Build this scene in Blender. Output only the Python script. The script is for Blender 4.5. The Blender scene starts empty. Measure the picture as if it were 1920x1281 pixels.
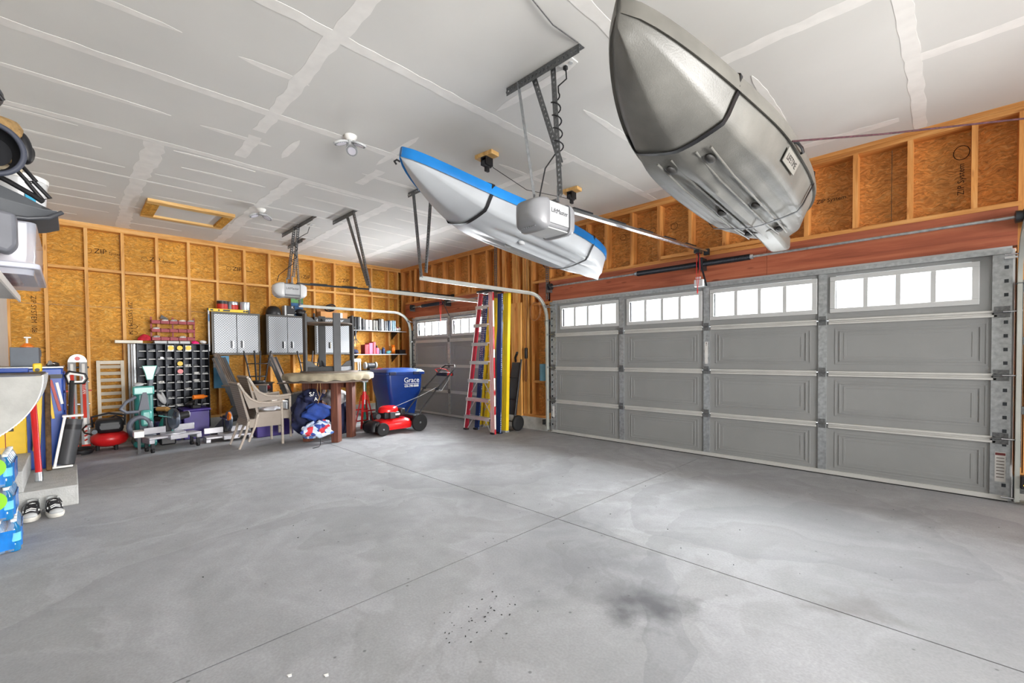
import bpy, bmesh, math, random
from mathutils import Vector, Matrix, Euler
random.seed(7)
PI = math.pi
scene = bpy.context.scene
COL = scene.collection

# ---------------------------------------------------------------- camera
cam_d = bpy.data.cameras.new('camera'); cam = bpy.data.objects.new('camera', cam_d); COL.objects.link(cam)
_yaw, _pit, _rol = math.radians(134.897), math.radians(-1.178), math.radians(-0.496)
_F = Vector((math.cos(_yaw)*math.cos(_pit), math.sin(_yaw)*math.cos(_pit), math.sin(_pit)))
_R = Vector((math.sin(_yaw), -math.cos(_yaw), 0)); _U = _R.cross(_F)
_R, _U = _R*math.cos(_rol)+_U*math.sin(_rol), _U*math.cos(_rol)-_R*math.sin(_rol)
cam.matrix_world = Matrix(((_R.x, _U.x, -_F.x, 8.925), (_R.y, _U.y, -_F.y, -5.371), (_R.z, _U.z, -_F.z, 1.225), (0, 0, 0, 1)))
cam_d.sensor_width = 36; cam_d.lens = 824.71*36/1920; cam_d.shift_y = 42.06/1920
cam_d.clip_start = 0.02; cam_d.clip_end = 200
scene.camera = cam

# ---------------------------------------------------------------- light and exposure
scene.view_settings.view_transform = 'Standard'; scene.view_settings.look = 'None'
scene.cycles.diffuse_bounces = 7; scene.view_settings.exposure = 0.72; scene.view_settings.gamma = 1; scene.view_settings.use_curve_mapping = False
world = bpy.data.worlds.new('sky'); scene.world = world; world.use_nodes = True
_bg = world.node_tree.nodes['Background']; _bg.inputs[0].default_value = (0.86, 0.93, 1.0, 1); _bg.inputs[1].default_value = 1.25

def area(name, loc, direction, sx, sy, power, color=(1, 1, 1), spread=PI):
    l = bpy.data.lights.new(name, 'AREA'); l.shape = 'RECTANGLE'; l.size = sx; l.size_y = sy; l.energy = power; l.color = color
    l.spread = spread
    o = bpy.data.objects.new(name, l); COL.objects.link(o); o.location = loc
    o.rotation_euler = Vector(direction).to_track_quat('-Z', 'Y').to_euler(); return o
# daylight coming in through the door lites (sky above, bright driveway below)
area('daylight_double_door', (6.88, 0.28, 1.72), (0, -1, 0.05), 4.8, 0.62, 70, (0.93, 0.97, 1.0))
area('daylight_single_door', (1.86, 0.28, 1.72), (0, -1, 0.30), 2.4, 0.62, 230, (0.93, 0.97, 1.0))
# fill light added behind the camera, shining through an invented side opening
area('fill_side_opening', (13.75, -3.2, 1.35), (-1, 0.0, 0.0), 3.6, 2.4, 170, (1.0, 0.98, 0.96), 1.5)
area('sky_over_double_door', (6.88, 1.2, 3.1), (0, -1, -1.0), 4.9, 2.2, 3000, (0.92, 0.96, 1.0))
area('sky_over_single_door', (1.86, 1.2, 3.1), (0, -1, -1.0), 2.5, 2.2, 4500, (0.92, 0.96, 1.0))

# ---------------------------------------------------------------- materials
MATS = {}
def rgb(c):
    if isinstance(c, str):
        c = c.lstrip('#'); v = [int(c[i:i+2], 16)/255 for i in (0, 2, 4)]
        return tuple(x/12.92 if x <= .04045 else ((x+.055)/1.055)**2.4 for x in v)+(1,)
    return tuple(c)+(1,) if len(c) == 3 else tuple(c)
def mat(name, color='#808080', rough=.5, metal=0, var=.12, scale=6, bump=0, bscale=60, **kw):
    if name in MATS: return MATS[name]
    m = bpy.data.materials.new(name); m.use_nodes = True; nt = m.node_tree; b = nt.nodes['Principled BSDF']
    c = rgb(color); b.inputs['Roughness'].default_value = rough; b.inputs['Metallic'].default_value = metal
    tc = nt.nodes.new('ShaderNodeTexCoord'); n = nt.nodes.new('ShaderNodeTexNoise'); n.inputs['Scale'].default_value = scale; n.inputs['Detail'].default_value = 5
    nt.links.new(tc.outputs['Object'], n.inputs['Vector'])
    r = nt.nodes.new('ShaderNodeValToRGB'); e = r.color_ramp.elements
    e[0].position = .3; e[1].position = .7
    e[0].color = tuple(max(0, x*(1-var)) for x in c[:3])+(1,); e[1].color = tuple(min(1, x*(1+var)) for x in c[:3])+(1,)
    nt.links.new(n.outputs['Fac'], r.inputs['Fac']); nt.links.new(r.outputs['Color'], b.inputs['Base Color'])
    if bump:
        n2 = nt.nodes.new('ShaderNodeTexNoise'); n2.inputs['Scale'].default_value = bscale; nt.links.new(tc.outputs['Object'], n2.inputs['Vector'])
        bp = nt.nodes.new('ShaderNodeBump'); bp.inputs['Strength'].default_value = bump; bp.inputs['Distance'].default_value = .01
        nt.links.new(n2.outputs['Fac'], bp.inputs['Height']); nt.links.new(bp.outputs['Normal'], b.inputs['Normal'])
    for k, v in kw.items():
        if k in b.inputs: b.inputs[k].default_value = v
    MATS[name] = m; return m
def newmat(name):
    m = bpy.data.materials.new(name); m.use_nodes = True; MATS[name] = m
    return m, m.node_tree, m.node_tree.nodes['Principled BSDF']
def nd(nt, t, **kw):
    n = nt.nodes.new(t)
    for k, v in kw.items():
        if k in n.inputs: n.inputs[k].default_value = v
        else: setattr(n, k, v)
    return n
def ramp(nt, src, stops):
    r = nt.nodes.new('ShaderNodeValToRGB'); e = r.color_ramp.elements
    while len(e) < len(stops): e.new(.5)
    for x, (p, c) in zip(e, stops): x.position = p; x.color = rgb(c)
    nt.links.new(src, r.inputs['Fac']); return r.outputs['Color']
def mix(nt, fac, a, b, mode='MIX'):
    m = nt.nodes.new('ShaderNodeMix'); m.data_type = 'RGBA'; m.blend_type = mode
    for s, v in ((m.inputs[0], fac), (m.inputs[6], a), (m.inputs[7], b)):
        if hasattr(v, 'links'): nt.links.new(v, s)
        elif isinstance(v, (int, float)): s.default_value = v
        else: s.default_value = rgb(v)
    return m.outputs[2]
def objcoord(nt, scale=(1, 1, 1), rot=(0, 0, 0), world=False):
    tc = nt.nodes.new('ShaderNodeNewGeometry') if world else nt.nodes.new('ShaderNodeTexCoord')
    mp = nt.nodes.new('ShaderNodeMapping'); mp.inputs['Scale'].default_value = scale; mp.inputs['Rotation'].default_value = rot
    nt.links.new(tc.outputs['Position' if world else 'Object'], mp.inputs['Vector']); return mp.outputs[0]

def osb(name, dark, mid, light):
    m, nt, b = newmat(name); L = nt.links
    cols = []
    co = objcoord(nt, world=True)
    dn = nd(nt, 'ShaderNodeTexNoise', Scale=9.0, Detail=2.0); L.new(co, dn.inputs['Vector'])
    vm = nt.nodes.new('ShaderNodeVectorMath'); vm.operation = 'MULTIPLY_ADD'; vm.inputs[1].default_value = (.12, .12, .12)
    L.new(dn.outputs['Color'], vm.inputs[0]); L.new(co, vm.inputs[2])
    v = nd(nt, 'ShaderNodeTexVoronoi', Scale=26.0); v.inputs['Randomness'].default_value = 1
    mp = nt.nodes.new('ShaderNodeMapping'); mp.inputs['Scale'].default_value = (1.0, 1.0, 3.2); mp.inputs['Rotation'].default_value = (.35, .3, 0)
    L.new(vm.outputs[0], mp.inputs['Vector']); L.new(mp.outputs[0], v.inputs['Vector'])
    n = nd(nt, 'ShaderNodeTexNoise', Scale=14.0, Detail=6.0, Roughness=.7, Distortion=1.5); L.new(mp.outputs[0], n.inputs['Vector'])
    c1 = ramp(nt, n.outputs['Fac'], [(.25, dark), (.5, mid), (.75, light)])
    c2 = ramp(nt, v.outputs['Color'], [(.0, '#5c5c5c'), (1, '#ffffff')])
    c = mix(nt, .55, c1, c2, 'MULTIPLY')
    n3 = nd(nt, 'ShaderNodeTexNoise', Scale=1.6, Detail=3.0); L.new(co, n3.inputs['Vector'])
    c = mix(nt, .35, c, ramp(nt, n3.outputs['Fac'], [(.3, '#9c8a80'), (.7, '#ffffff')]), 'MULTIPLY')
    L.new(c, b.inputs['Base Color']); b.inputs['Roughness'].default_value = .75
    bp = nd(nt, 'ShaderNodeBump', Strength=.25, Distance=.004); L.new(v.outputs['Distance'], bp.inputs['Height']); L.new(bp.outputs[0], b.inputs['Normal'])
    return m
OSB = osb('osb_honey', '#b07422', '#f0ad3c', '#ffdb84')
OSB2 = osb('osb_reddish', '#a8642a', '#eea04c', '#ffca7c')

def wood(name, dark, mid, light, axis='z', sc=1.0, knots=True):
    m, nt, b = newmat(name); L = nt.links
    s = {'x': (1.2, 22, 22), 'y': (22, 1.2, 22), 'z': (22, 22, 1.2)}[axis]
    co = objcoord(nt, tuple(x*sc for x in s), world=True)
    n = nd(nt, 'ShaderNodeTexNoise', Scale=1.0, Detail=6.0, Roughness=.65, Distortion=.8); L.new(co, n.inputs['Vector'])
    c = ramp(nt, n.outputs['Fac'], [(.28, dark), (.5, mid), (.72, light)])
    n2 = nd(nt, 'ShaderNodeTexNoise', Scale=1.3, Detail=2.0); L.new(objcoord(nt, world=True), n2.inputs['Vector'])
    c = mix(nt, .25, c, ramp(nt, n2.outputs['Fac'], [(.3, '#a08c80'), (.7, '#ffffff')]), 'MULTIPLY')
    if knots:
        k = {'x': (2.2, 9, 9), 'y': (9, 2.2, 9), 'z': (9, 9, 2.2)}[axis]
        v = nd(nt, 'ShaderNodeTexVoronoi', Scale=1.0); L.new(objcoord(nt, k, world=True), v.inputs['Vector'])
        f = ramp(nt, v.outputs['Distance'], [(.07, (1, 1, 1)), (.13, (0, 0, 0))])
        c = mix(nt, f, c, dark)
    L.new(c, b.inputs['Base Color']); b.inputs['Roughness'].default_value = .6
    return m
PINE_Z = wood('pine_vertical', '#b57a34', '#e0a75a', '#f0c583', 'z')
PINE_Y = wood('pine_along_back', '#b57a34', '#e0a75a', '#f0c583', 'y')
PINE_X = wood('pine_along_front', '#a8682e', '#d1904a', '#e3ac6a', 'x')
PINE_R = wood('pine_reddish', '#a5622a', '#d8944c', '#eab06c', 'z')
HEADER = wood('header_lumber', '#7e3c24', '#a85a3c', '#bd7350', 'x', .7)
CEDAR = wood('stained_leg', '#2c150d', '#593022', '#7d4a32', 'z', 1.2)
HATCHW = wood('hatch_pine', '#c38f48', '#ecc27c', '#f6d79c', 'y')

def concrete_floor():
    m, nt, b = newmat('concrete_floor'); L = nt.links
    co = objcoord(nt, world=True)
    d = nd(nt, 'ShaderNodeTexNoise', Scale=.9, Detail=4.0); L.new(co, d.inputs['Vector'])
    vm = nt.nodes.new('ShaderNodeVectorMath'); vm.operation = 'MULTIPLY_ADD'; vm.inputs[1].default_value = (1.4, 1.4, 0)
    L.new(d.outputs['Color'], vm.inputs[0]); L.new(co, vm.inputs[2])
    n1 = nd(nt, 'ShaderNodeTexNoise', Scale=.55, Detail=7.0, Roughness=.6, Distortion=.6); L.new(vm.outputs[0], n1.inputs['Vector'])
    n2 = nd(nt, 'ShaderNodeTexNoise', Scale=5.0, Detail=8.0, Roughness=.7); L.new(co, n2.inputs['Vector'])
    n3 = nd(nt, 'ShaderNodeTexNoise', Scale=90.0, Detail=4.0); L.new(co, n3.inputs['Vector'])
    base = ramp(nt, n1.outputs['Fac'], [(.30, '#8a8a8b'), (.46, '#9a9a9c'), (.51, '#a3a3a5'), (.535, '#989899'), (.62, '#a1a1a3'), (.72, '#a9a9ab')])
    c = mix(nt, .38, base, ramp(nt, n2.outputs['Fac'], [(.3, '#b0b0b0'), (.7, '#ffffff')]), 'MULTIPLY')
    c = mix(nt, .35, c, ramp(nt, n3.outputs['Fac'], [(.3, '#b8b8b8'), (.7, '#ffffff')]), 'MULTIPLY')
    # trowel sweeps: broad arcs with a sharp edge
    for (cx, cy, rad, w) in ((6.9, -4.2, 1.55, .5), (5.2, -2.0, 1.1, .35), (8.1, -1.6, 1.0, .3), (9.4, -2.4, 1.8, .4)):
        sub = nt.nodes.new('ShaderNodeVectorMath'); sub.operation = 'DISTANCE'; sub.inputs[1].default_value = (cx+.6, cy+.6, 0); L.new(vm.outputs[0], sub.inputs[0])
        f = ramp(nt, sub.outputs['Value'], [(0, (0, 0, 0)), (1, (0, 0, 0))])
        mr = nt.nodes.new('ShaderNodeMapRange'); mr.inputs[1].default_value = rad-w; mr.inputs[2].default_value = rad; mr.inputs[3].default_value = 0; mr.inputs[4].default_value = 1
        L.new(sub.outputs['Value'], mr.inputs[0])
        st = nt.nodes.new('ShaderNodeMath'); st.operation = 'LESS_THAN'; st.inputs[1].default_value = rad; L.new(sub.outputs['Value'], st.inputs[0])
        mu = nt.nodes.new('ShaderNodeMath'); mu.operation = 'MULTIPLY'; L.new(mr.outputs[0], mu.inputs[0]); L.new(st.outputs[0], mu.inputs[1])
        mu2 = nt.nodes.new('ShaderNodeMath'); mu2.operation = 'MULTIPLY'; mu2.inputs[1].default_value = .3; L.new(mu.outputs[0], mu2.inputs[0])
        c = mix(nt, mu2.outputs[0], c, '#6c6c70')
    # oil stains, plus broad patches painted darker where the right floor is over-lit
    for (cx, cy, r0, col, a) in ((7.88, -3.42, .27, '#333335', .85), (7.35, -3.30, .6, '#5e5e62', .55), (6.95, -2.75, .45, '#66666a', .45), (8.6, -2.75, .2, '#5c554f', .5), (5.9, -3.9, .5, '#66666a', .3), (4.9, -2.3, .45, '#66666a', .4), (9.0, -2.2, 1.2, '#606064', .5), (8.2, -1.4, .8, '#66666a', .35)):
        sub = nt.nodes.new('ShaderNodeVectorMath'); sub.operation = 'DISTANCE'; sub.inputs[1].default_value = (cx, cy, 0)
        n4 = nd(nt, 'ShaderNodeTexNoise', Scale=5.0, Detail=6.0); L.new(co, n4.inputs['Vector'])
        v2 = nt.nodes.new('ShaderNodeVectorMath'); v2.operation = 'MULTIPLY_ADD'; v2.inputs[1].default_value = (.6, .6, 0); L.new(n4.outputs['Color'], v2.inputs[0])
        of = nt.nodes.new('ShaderNodeVectorMath'); of.operation = 'SUBTRACT'; of.inputs[1].default_value = (.3, .3, 0); L.new(co, of.inputs[0]); L.new(of.outputs[0], v2.inputs[2])
        L.new(v2.outputs[0], sub.inputs[0])
        mr = nt.nodes.new('ShaderNodeMapRange'); mr.inputs[1].default_value = r0; mr.inputs[2].default_value = r0*.2; mr.inputs[3].default_value = 0; mr.inputs[4].default_value = a
        L.new(sub.outputs['Value'], mr.inputs[0]); c = mix(nt, mr.outputs[0], c, col)
    # specks
    v = nd(nt, 'ShaderNodeTexVoronoi', Scale=7.0); L.new(co, v.inputs['Vector'])
    c = mix(nt, ramp(nt, v.outputs['Distance'], [(.035, (.6, .6, .6)), (.06, (0, 0, 0))]), c, '#3c3c3e')
    L.new(c, b.inputs['Base Color'])
    L.new(ramp(nt, n1.outputs['Fac'], [(.3, (.66,)*3), (.7, (.8,)*3)]), b.inputs['Roughness'])
    bp = nd(nt, 'ShaderNodeBump', Strength=.15, Distance=.004); L.new(n2.outputs['Fac'], bp.inputs['Height']); L.new(bp.outputs[0], b.inputs['Normal'])
    return m
CONC = concrete_floor()
CURB = mat('curb_concrete', '#b4b3ae', .8, var=.2, scale=9, bump=.5, bscale=40)
STEPC = mat('step_concrete', '#adadaa', .8, var=.1, scale=14, bump=.4, bscale=90)
DRYW = mat('drywall_paper', '#d5d4d0', .9, var=.04, scale=1.2)
MUD = mat('joint_compound', '#e8e6e2', .85, var=.05, scale=9)
WALLP = mat('house_wall_paint', '#dcd9d2', .8, var=.03)
DOORP = mat('garage_door_back', '#858685', .55, var=.04, scale=3, bump=.08, bscale=200)
STRUTM = mat('door_strut_paint', '#bdbcb8', .4, metal=.2, var=.05)
WINF = mat('window_frame_white', '#b4b5b4', .45, var=.03)
GALV = mat('galvanised_steel', '#a7abad', .38, metal=.75, var=.22, scale=30)
GALVD = mat('galvanised_perforated', '#6e7071', .42, metal=.7, var=.3, scale=60)
TRACKM = mat('track_steel', '#b5b7b1', .38, metal=.5, var=.08)
BLACK = mat('black_plastic', '#17171a', .45, var=.2)
RUBBER = mat('black_rubber', '#111113', .75, var=.2)
DGREY = mat('charcoal_plastic', '#3a3b3e', .5, var=.1)
MGREY = mat('mid_grey_plastic', '#77797c', .5, var=.08)
LGREY = mat('light_grey_plastic', '#b9bbbc', .5, var=.06)
WHITE = mat('white_plastic', '#e4e3df', .4, var=.03)
RED = mat('red_paint', '#c01a1c', .35, var=.12)
DRED = mat('dark_red_plastic', '#8f1424', .5, var=.15)
PINK = mat('pink_plastic', '#dd4a68', .5, var=.08)
MAGENTA = mat('magenta_cloth', '#e01a70', .7, var=.15)
YELLOW = mat('yellow_paint', '#e8c019', .45, var=.1)
BLUE = mat('blue_plastic', '#123f8c', .4, var=.15)
TBLUE = mat('tool_chest_blue', '#0f43a0', .35, var=.12)
NAVY = mat('navy_cloth', '#151b3d', .8, var=.4, scale=10, bump=.5, bscale=20)
TEAL = mat('teal_plastic', '#236a64', .45, var=.12)
ORANGE = mat('orange_plastic', '#ea7a17', .45, var=.1)
CHROME = mat('bright_steel', '#c9ccd0', .2, metal=.95, var=.1)
DSTEEL = mat('dark_steel', '#3c4044', .35, metal=.8, var=.2)
TAN = mat('tan_cloth', '#93764c', .95, var=.25, scale=40, bump=.6, bscale=80)
POLY = mat('grey_poly_lumber', '#4c4d4f', .6, var=.1)
POLYB = mat('brown_poly_lumber', '#63564c', .6, var=.15)
GLASSM = mat('lamp_lens', '#d5d3dc', .3, var=.05)

# ---------------------------------------------------------------- mesh helpers
class MB:
    def __init__(s): s.v = []; s.f = []; s.mi = []; s.cur = 0; s.M = None
    def add(s, vs, fs):
        o = len(s.v)
        if s.M is not None: vs = [s.M @ Vector(v) for v in vs]
        s.v += [tuple(v) for v in vs]; s.f += [tuple(i+o for i in f) for f in fs]; s.mi += [s.cur]*len(fs); return s
    def box(s, x0, x1, y0, y1, z0, z1):
        return s.add([(x, y, z) for x in (x0, x1) for y in (y0, y1) for z in (z0, z1)],
                     [(0, 1, 3, 2), (4, 6, 7, 5), (0, 4, 5, 1), (2, 3, 7, 6), (0, 2, 6, 4), (1, 5, 7, 3)])
    def cbox(s, c, d, rot=None):
        R = Euler(rot).to_matrix() if rot else Matrix.Identity(3)
        vs = [Vector(c)+R @ Vector((sx*d[0]/2, sy*d[1]/2, sz*d[2]/2)) for sx in (-1, 1) for sy in (-1, 1) for sz in (-1, 1)]
        return s.add(vs, [(0, 1, 3, 2), (4, 6, 7, 5), (0, 4, 5, 1), (2, 3, 7, 6), (0, 2, 6, 4), (1, 5, 7, 3)])
    def bar(s, p0, p1, w, h, up=(0, 0, 1)):
        p0, p1 = Vector(p0), Vector(p1); d = (p1-p0).normalized(); u = Vector(up)
        if abs(d.dot(u)) > .98: u = Vector((1, 0, 0))
        a = d.cross(u).normalized(); b = a.cross(d).normalized()
        vs = [p+a*sx*w/2+b*sz*h/2 for p in (p0, p1) for sx in (-1, 1) for sz in (-1, 1)]
        return s.add(vs, [(0, 1, 3, 2), (4, 6, 7, 5), (0, 4, 5, 1), (2, 3, 7, 6), (0, 2, 6, 4), (1, 5, 7, 3)])
    def cyl(s, p0, p1, r0, r1=None, n=16):
        r1 = r0 if r1 is None else r1; p0, p1 = Vector(p0), Vector(p1); d = (p1-p0).normalized()
        u = Vector((0, 0, 1)) if abs(d.z) < .9 else Vector((1, 0, 0)); a = d.cross(u).normalized(); b = a.cross(d)
        vs = [p+(a*math.cos(2*PI*i/n)+b*math.sin(2*PI*i/n))*r for p, r in ((p0, r0), (p1, r1)) for i in range(n)]
        return s.add(vs, [(i, (i+1) % n, n+(i+1) % n, n+i) for i in range(n)]+[tuple(range(n))[::-1], tuple(range(n, 2*n))])
    def tube(s, pts, r, n=8, closed=False):
        pts = [Vector(p) for p in pts]; k = len(pts); vs = []; prev = None
        for i, p in enumerate(pts):
            t = (pts[(i+1) % k]-pts[i-1]) if closed else (pts[min(i+1, k-1)]-pts[max(i-1, 0)])
            t.normalize()
            if prev is None:
                u = Vector((0, 0, 1)) if abs(t.z) < .9 else Vector((1, 0, 0)); a = t.cross(u).normalized()
            else:
                a = (prev-t*prev.dot(t)).normalized()
            prev = a; b = t.cross(a); rr = r[i] if isinstance(r, (list, tuple)) else r
            vs += [p+(a*math.cos(2*PI*j/n)+b*math.sin(2*PI*j/n))*rr for j in range(n)]
        fs = []
        for i in range(k if closed else k-1):
            i2 = (i+1) % k
            fs += [(i*n+j, i*n+(j+1) % n, i2*n+(j+1) % n, i2*n+j) for j in range(n)]
        if not closed: fs += [tuple(range(n))[::-1], tuple(range((k-1)*n, k*n))]
        return s.add(vs, fs)
    def lathe(s, prof, c=(0, 0, 0), axis=(0, 0, 1), n=24, sx=1, sy=1):
        ax = Vector(axis).normalized(); u = Vector((0, 1, 0)) if abs(ax.y) < .9 else Vector((1, 0, 0)); a = u.cross(ax).normalized(); b = ax.cross(a); c = Vector(c)
        vs = [c+ax*z+(a*math.cos(2*PI*i/n)*sx+b*math.sin(2*PI*i/n)*sy)*max(r, 1e-4) for r, z in prof for i in range(n)]
        k = len(prof)
        fs = [(j*n+i, j*n+(i+1) % n, (j+1)*n+(i+1) % n, (j+1)*n+i) for j in range(k-1) for i in range(n)]
        return s.add(vs, fs+[tuple(range(n))[::-1], tuple(range((k-1)*n, k*n))])
    def ell(s, c, r, n=16, m=10, rot=None):
        R = Euler(rot).to_matrix() if rot else Matrix.Identity(3); c = Vector(c); vs = []
        for j in range(1, m):
            ph = PI*j/m
            vs += [c+R @ Vector((r[0]*math.sin(ph)*math.cos(2*PI*i/n), r[1]*math.sin(ph)*math.sin(2*PI*i/n), r[2]*math.cos(ph))) for i in range(n)]
        t = len(vs); vs += [c+R @ Vector((0, 0, r[2])), c-R @ Vector((0, 0, r[2]))]
        fs = [(j*n+i, (j+1)*n+i, (j+1)*n+(i+1) % n, j*n+(i+1) % n) for j in range(m-2) for i in range(n)]
        fs += [(t, i, (i+1) % n) for i in range(n)]+[(t+1, (m-2)*n+(i+1) % n, (m-2)*n+i) for i in range(n)]
        return s.add(vs, fs)
    def prism(s, poly, origin, ua, va, depth):
        """closed 2D polygon extruded along ua x va"""
        o, u, v = Vector(origin), Vector(ua), Vector(va); w = u.cross(v).normalized()*depth; k = len(poly)
        vs = [o+u*a+v*b for a, b in poly]+[o+u*a+v*b+w for a, b in poly]
        return s.add(vs, [tuple(range(k))[::-1], tuple(range(k, 2*k))]+[(i, (i+1) % k, k+(i+1) % k, k+i) for i in range(k)])
    def loft(s, rings, closed=True, cap=True):
        k, n = len(rings), len(rings[0]); vs = [p for r in rings for p in r]; fs = []
        for j in range(k-1):
            for i in range(n if closed else n-1): fs.append((j*n+i, j*n+(i+1) % n, (j+1)*n+(i+1) % n, (j+1)*n+i))
        if cap and closed: fs += [tuple(range(n))[::-1], tuple(range((k-1)*n, k*n))]
        return s.add(vs, fs)
WORLD = {}
def thing(name, label, cat, loc=(0, 0, 0), rz=0, group=None, world=True, rot=None):
    o = bpy.data.objects.new(name, None); COL.objects.link(o); o.location = loc
    o.rotation_euler = rot if rot else (0, 0, rz); o.empty_display_size = .05
    o['label'] = label; o['category'] = cat
    if group: o['group'] = group
    if world: WORLD[o.name] = Vector(loc)
    return o
def part(name, mb, m, parent=None, label=None, kind=None, smooth=38, bevel=0, subsurf=0, cat=None, group=None):
    if isinstance(mb, MB): v, f, mi = mb.v, mb.f, mb.mi
    off = WORLD.get(parent.name, Vector((0, 0, 0))) if parent else Vector((0, 0, 0))
    if parent is None and (cat or kind):
        off = Vector((sum(p[0] for p in v)/len(v), sum(p[1] for p in v)/len(v), min(p[2] for p in v)))
    vv = [(p[0]-off.x, p[1]-off.y, p[2]-off.z) for p in v] if off.length else v
    me = bpy.data.meshes.new(name); me.from_pydata(vv, [], f)
    mats = m if isinstance(m, (list, tuple)) else [m]
    for x in mats: me.materials.append(x)
    if len(mats) > 1: me.polygons.foreach_set('material_index', mi)
    bm = bmesh.new(); bm.from_mesh(me); bmesh.ops.recalc_face_normals(bm, faces=bm.faces); bm.to_mesh(me); bm.free()
    if smooth:
        me.polygons.foreach_set('use_smooth', [True]*len(me.polygons)); me.set_sharp_from_angle(angle=math.radians(smooth))
    o = bpy.data.objects.new(name, me); COL.objects.link(o)
    if parent: o.parent = parent; WORLD[o.name] = off.copy()
    elif off.length: o.location = off; WORLD[o.name] = off.copy()
    if label: o['label'] = label
    if kind: o['kind'] = kind
    if cat: o['category'] = cat
    if group: o['group'] = group
    if subsurf:
        md = o.modifiers.new('s', 'SUBSURF'); md.levels = md.render_levels = subsurf
    if bevel:
        md = o.modifiers.new('b', 'BEVEL'); md.width = bevel; md.segments = 2; md.limit_method = 'ANGLE'
    return o
def solo(name, mb, m, label, cat, group=None, **kw): return part(name, mb, m, None, label, cat=cat, group=group, **kw)
def boxp(name, b, m, parent, **kw): return part(name, MB().box(*b), m, parent, **kw)
def text(s, size, loc, rot, m, parent, name='lettering', ext=.0006, align='CENTER', sx=1):
    c = bpy.data.curves.new(name, 'FONT'); c.body = s; c.size = size; c.extrude = ext; c.align_x = align; c.align_y = 'CENTER'; c.resolution_u = 2
    tmp = bpy.data.objects.new('tmp', c); me = bpy.data.meshes.new_from_object(tmp); bpy.data.objects.remove(tmp); me.name = name
    o = bpy.data.objects.new(name, me); COL.objects.link(o); me.materials.clear(); me.materials.append(m)
    off = WORLD.get(parent.name, Vector((0, 0, 0))); o.parent = parent; o.location = Vector(loc)-off; o.rotation_euler = rot; o.scale = (sx, 1, 1); return o
def kids(o): return [c for c in bpy.data.objects if c.parent == o]
def copy_tree(o, loc=None, rz=None, label=None, parent=None):
    tree = {}
    for c in bpy.data.objects:
        if c.parent: tree.setdefault(c.parent.name, []).append(c)
    def rec(s, par):
        c = s.copy(); COL.objects.link(c)
        if par is not None: c.parent = par
        for ch in tree.get(s.name, []): rec(ch, c)
        return c
    r = rec(o, parent)
    if loc is not None: r.location = loc
    if rz is not None: r.rotation_euler = (0, 0, rz)
    if label: r['label'] = label
    return r
ROT_X = (PI/2, 0, PI/2)      # upright, reading towards +X (seen from the room against the back wall)
ROT_Y = (PI/2, 0, 0)         # upright, facing -Y (seen from the room against the door wall)
# ================================================================ setting
def ground(name, label, cat=None): pass
# driveway outside and floor slab with its control joints
fl = part('floor', (lambda m: [m.box(x0, x1, y0, y1, -.12, 0) for x0, x1 in ((-.14, 6.854), (6.862, 13.6)) for y0, y1 in ((-6.1, -2.839), (-2.831, .16))] and m)(MB()), CONC, kind='structure')
boxp('joint_bottom', (-.1, 10.5, -2.84, -2.83, -.1, -.006), RUBBER, fl)
boxp('joint_bottom', (6.853, 6.863, -6, .1, -.1, -.006), RUBBER, fl)
part('driveway', MB().box(-6, 16, .17, 14, -.15, -.03), mat('driveway_concrete', '#cfcdc8', .8), kind='structure')
# ceiling
CH = 3.203
ce = boxp('ceiling', (-.14, 13.6, -6.1, .14, CH, CH+.05), DRYW, None, kind='structure')
def strip(x0, y0, x1, y1, w, ragged=.25, taper=False, n=None):
    d = Vector((x1-x0, y1-y0, 0)); L = d.length; d.normalize(); p = Vector((-d.y, d.x, 0)); n = n or max(6, int(L/.09)); a = []; b = []
    wig = random.uniform(0, 9)
    for i in range(n+1):
        t = i/n; k = 1.0
        if taper: k = min(1, (4*t*(1-t))**.5+.08)
        ww = w/2*k; c = Vector((x0, y0, 0))+d*L*t+p*w*.10*math.sin(wig+t*L*1.7)
        e1 = ww*(1+ragged*(random.random()-.5)); e2 = ww*(1+ragged*(random.random()-.5))
        a.append(c+p*e1); b.append(c-p*e2)
    m = MB(); z0 = CH-.0008-random.uniform(0, .0012); vs = []
    for q, r in zip(a, b): vs += [(q.x, q.y, z0), (r.x, r.y, z0), (q.x, q.y, CH+.001), (r.x, r.y, CH+.001)]
    fs = []
    for i in range(n):
        o = 4*i; fs += [(o, o+1, o+5, o+4), (o, o+4, o+6, o+2), (o+1, o+3, o+7, o+5)]
    m.add(vs, fs); part('tape_joint', m, MUD, ce, smooth=0)
for x in (3.76, 4.99, 6.21, 7.45, 8.72): strip(x, -5.95, x, -.02, .085, .35)
for x in (1.32, 2.54): strip(x, -5.9, x, -.05, .04, .5)
for (y, x0, x1) in ((-4.79, .02, 3.72), (-3.57, .02, 3.72), (-2.38, .02, 3.72), (-1.2, .02, 3.72), (-4.16, 3.95, 4.5), (-4.17, 4.62, 6.2), (-4.17, 6.25, 7.0), (-3.0, 4.1, 4.6), (-1.75, 4.9, 6.2),
                    (-.35, 6.25, 8.6), (-3.6, 7.5, 8.7), (-2.2, 7.5, 8.65), (-1.3, 8.75, 10.2), (-4.9, 6.3, 8.0)):
    strip(x0, y, x1, y, .15 if x1-x0 > 3 else .10, .45)
for k in range(9):
    x = .42+k*.405
    if abs(x-1.32) < .1 or abs(x-2.54) < .1: continue
    for y0, y1 in ((-5.75, -5.1), (-4.62, -3.9), (-3.35, -2.6), (-2.15, -1.5), (-1.0, -.4)):
        j = random.uniform(-.15, .15); strip(x, y0+j, x, y1+j+random.uniform(-.1, .1), .045, .3, True)
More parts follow.
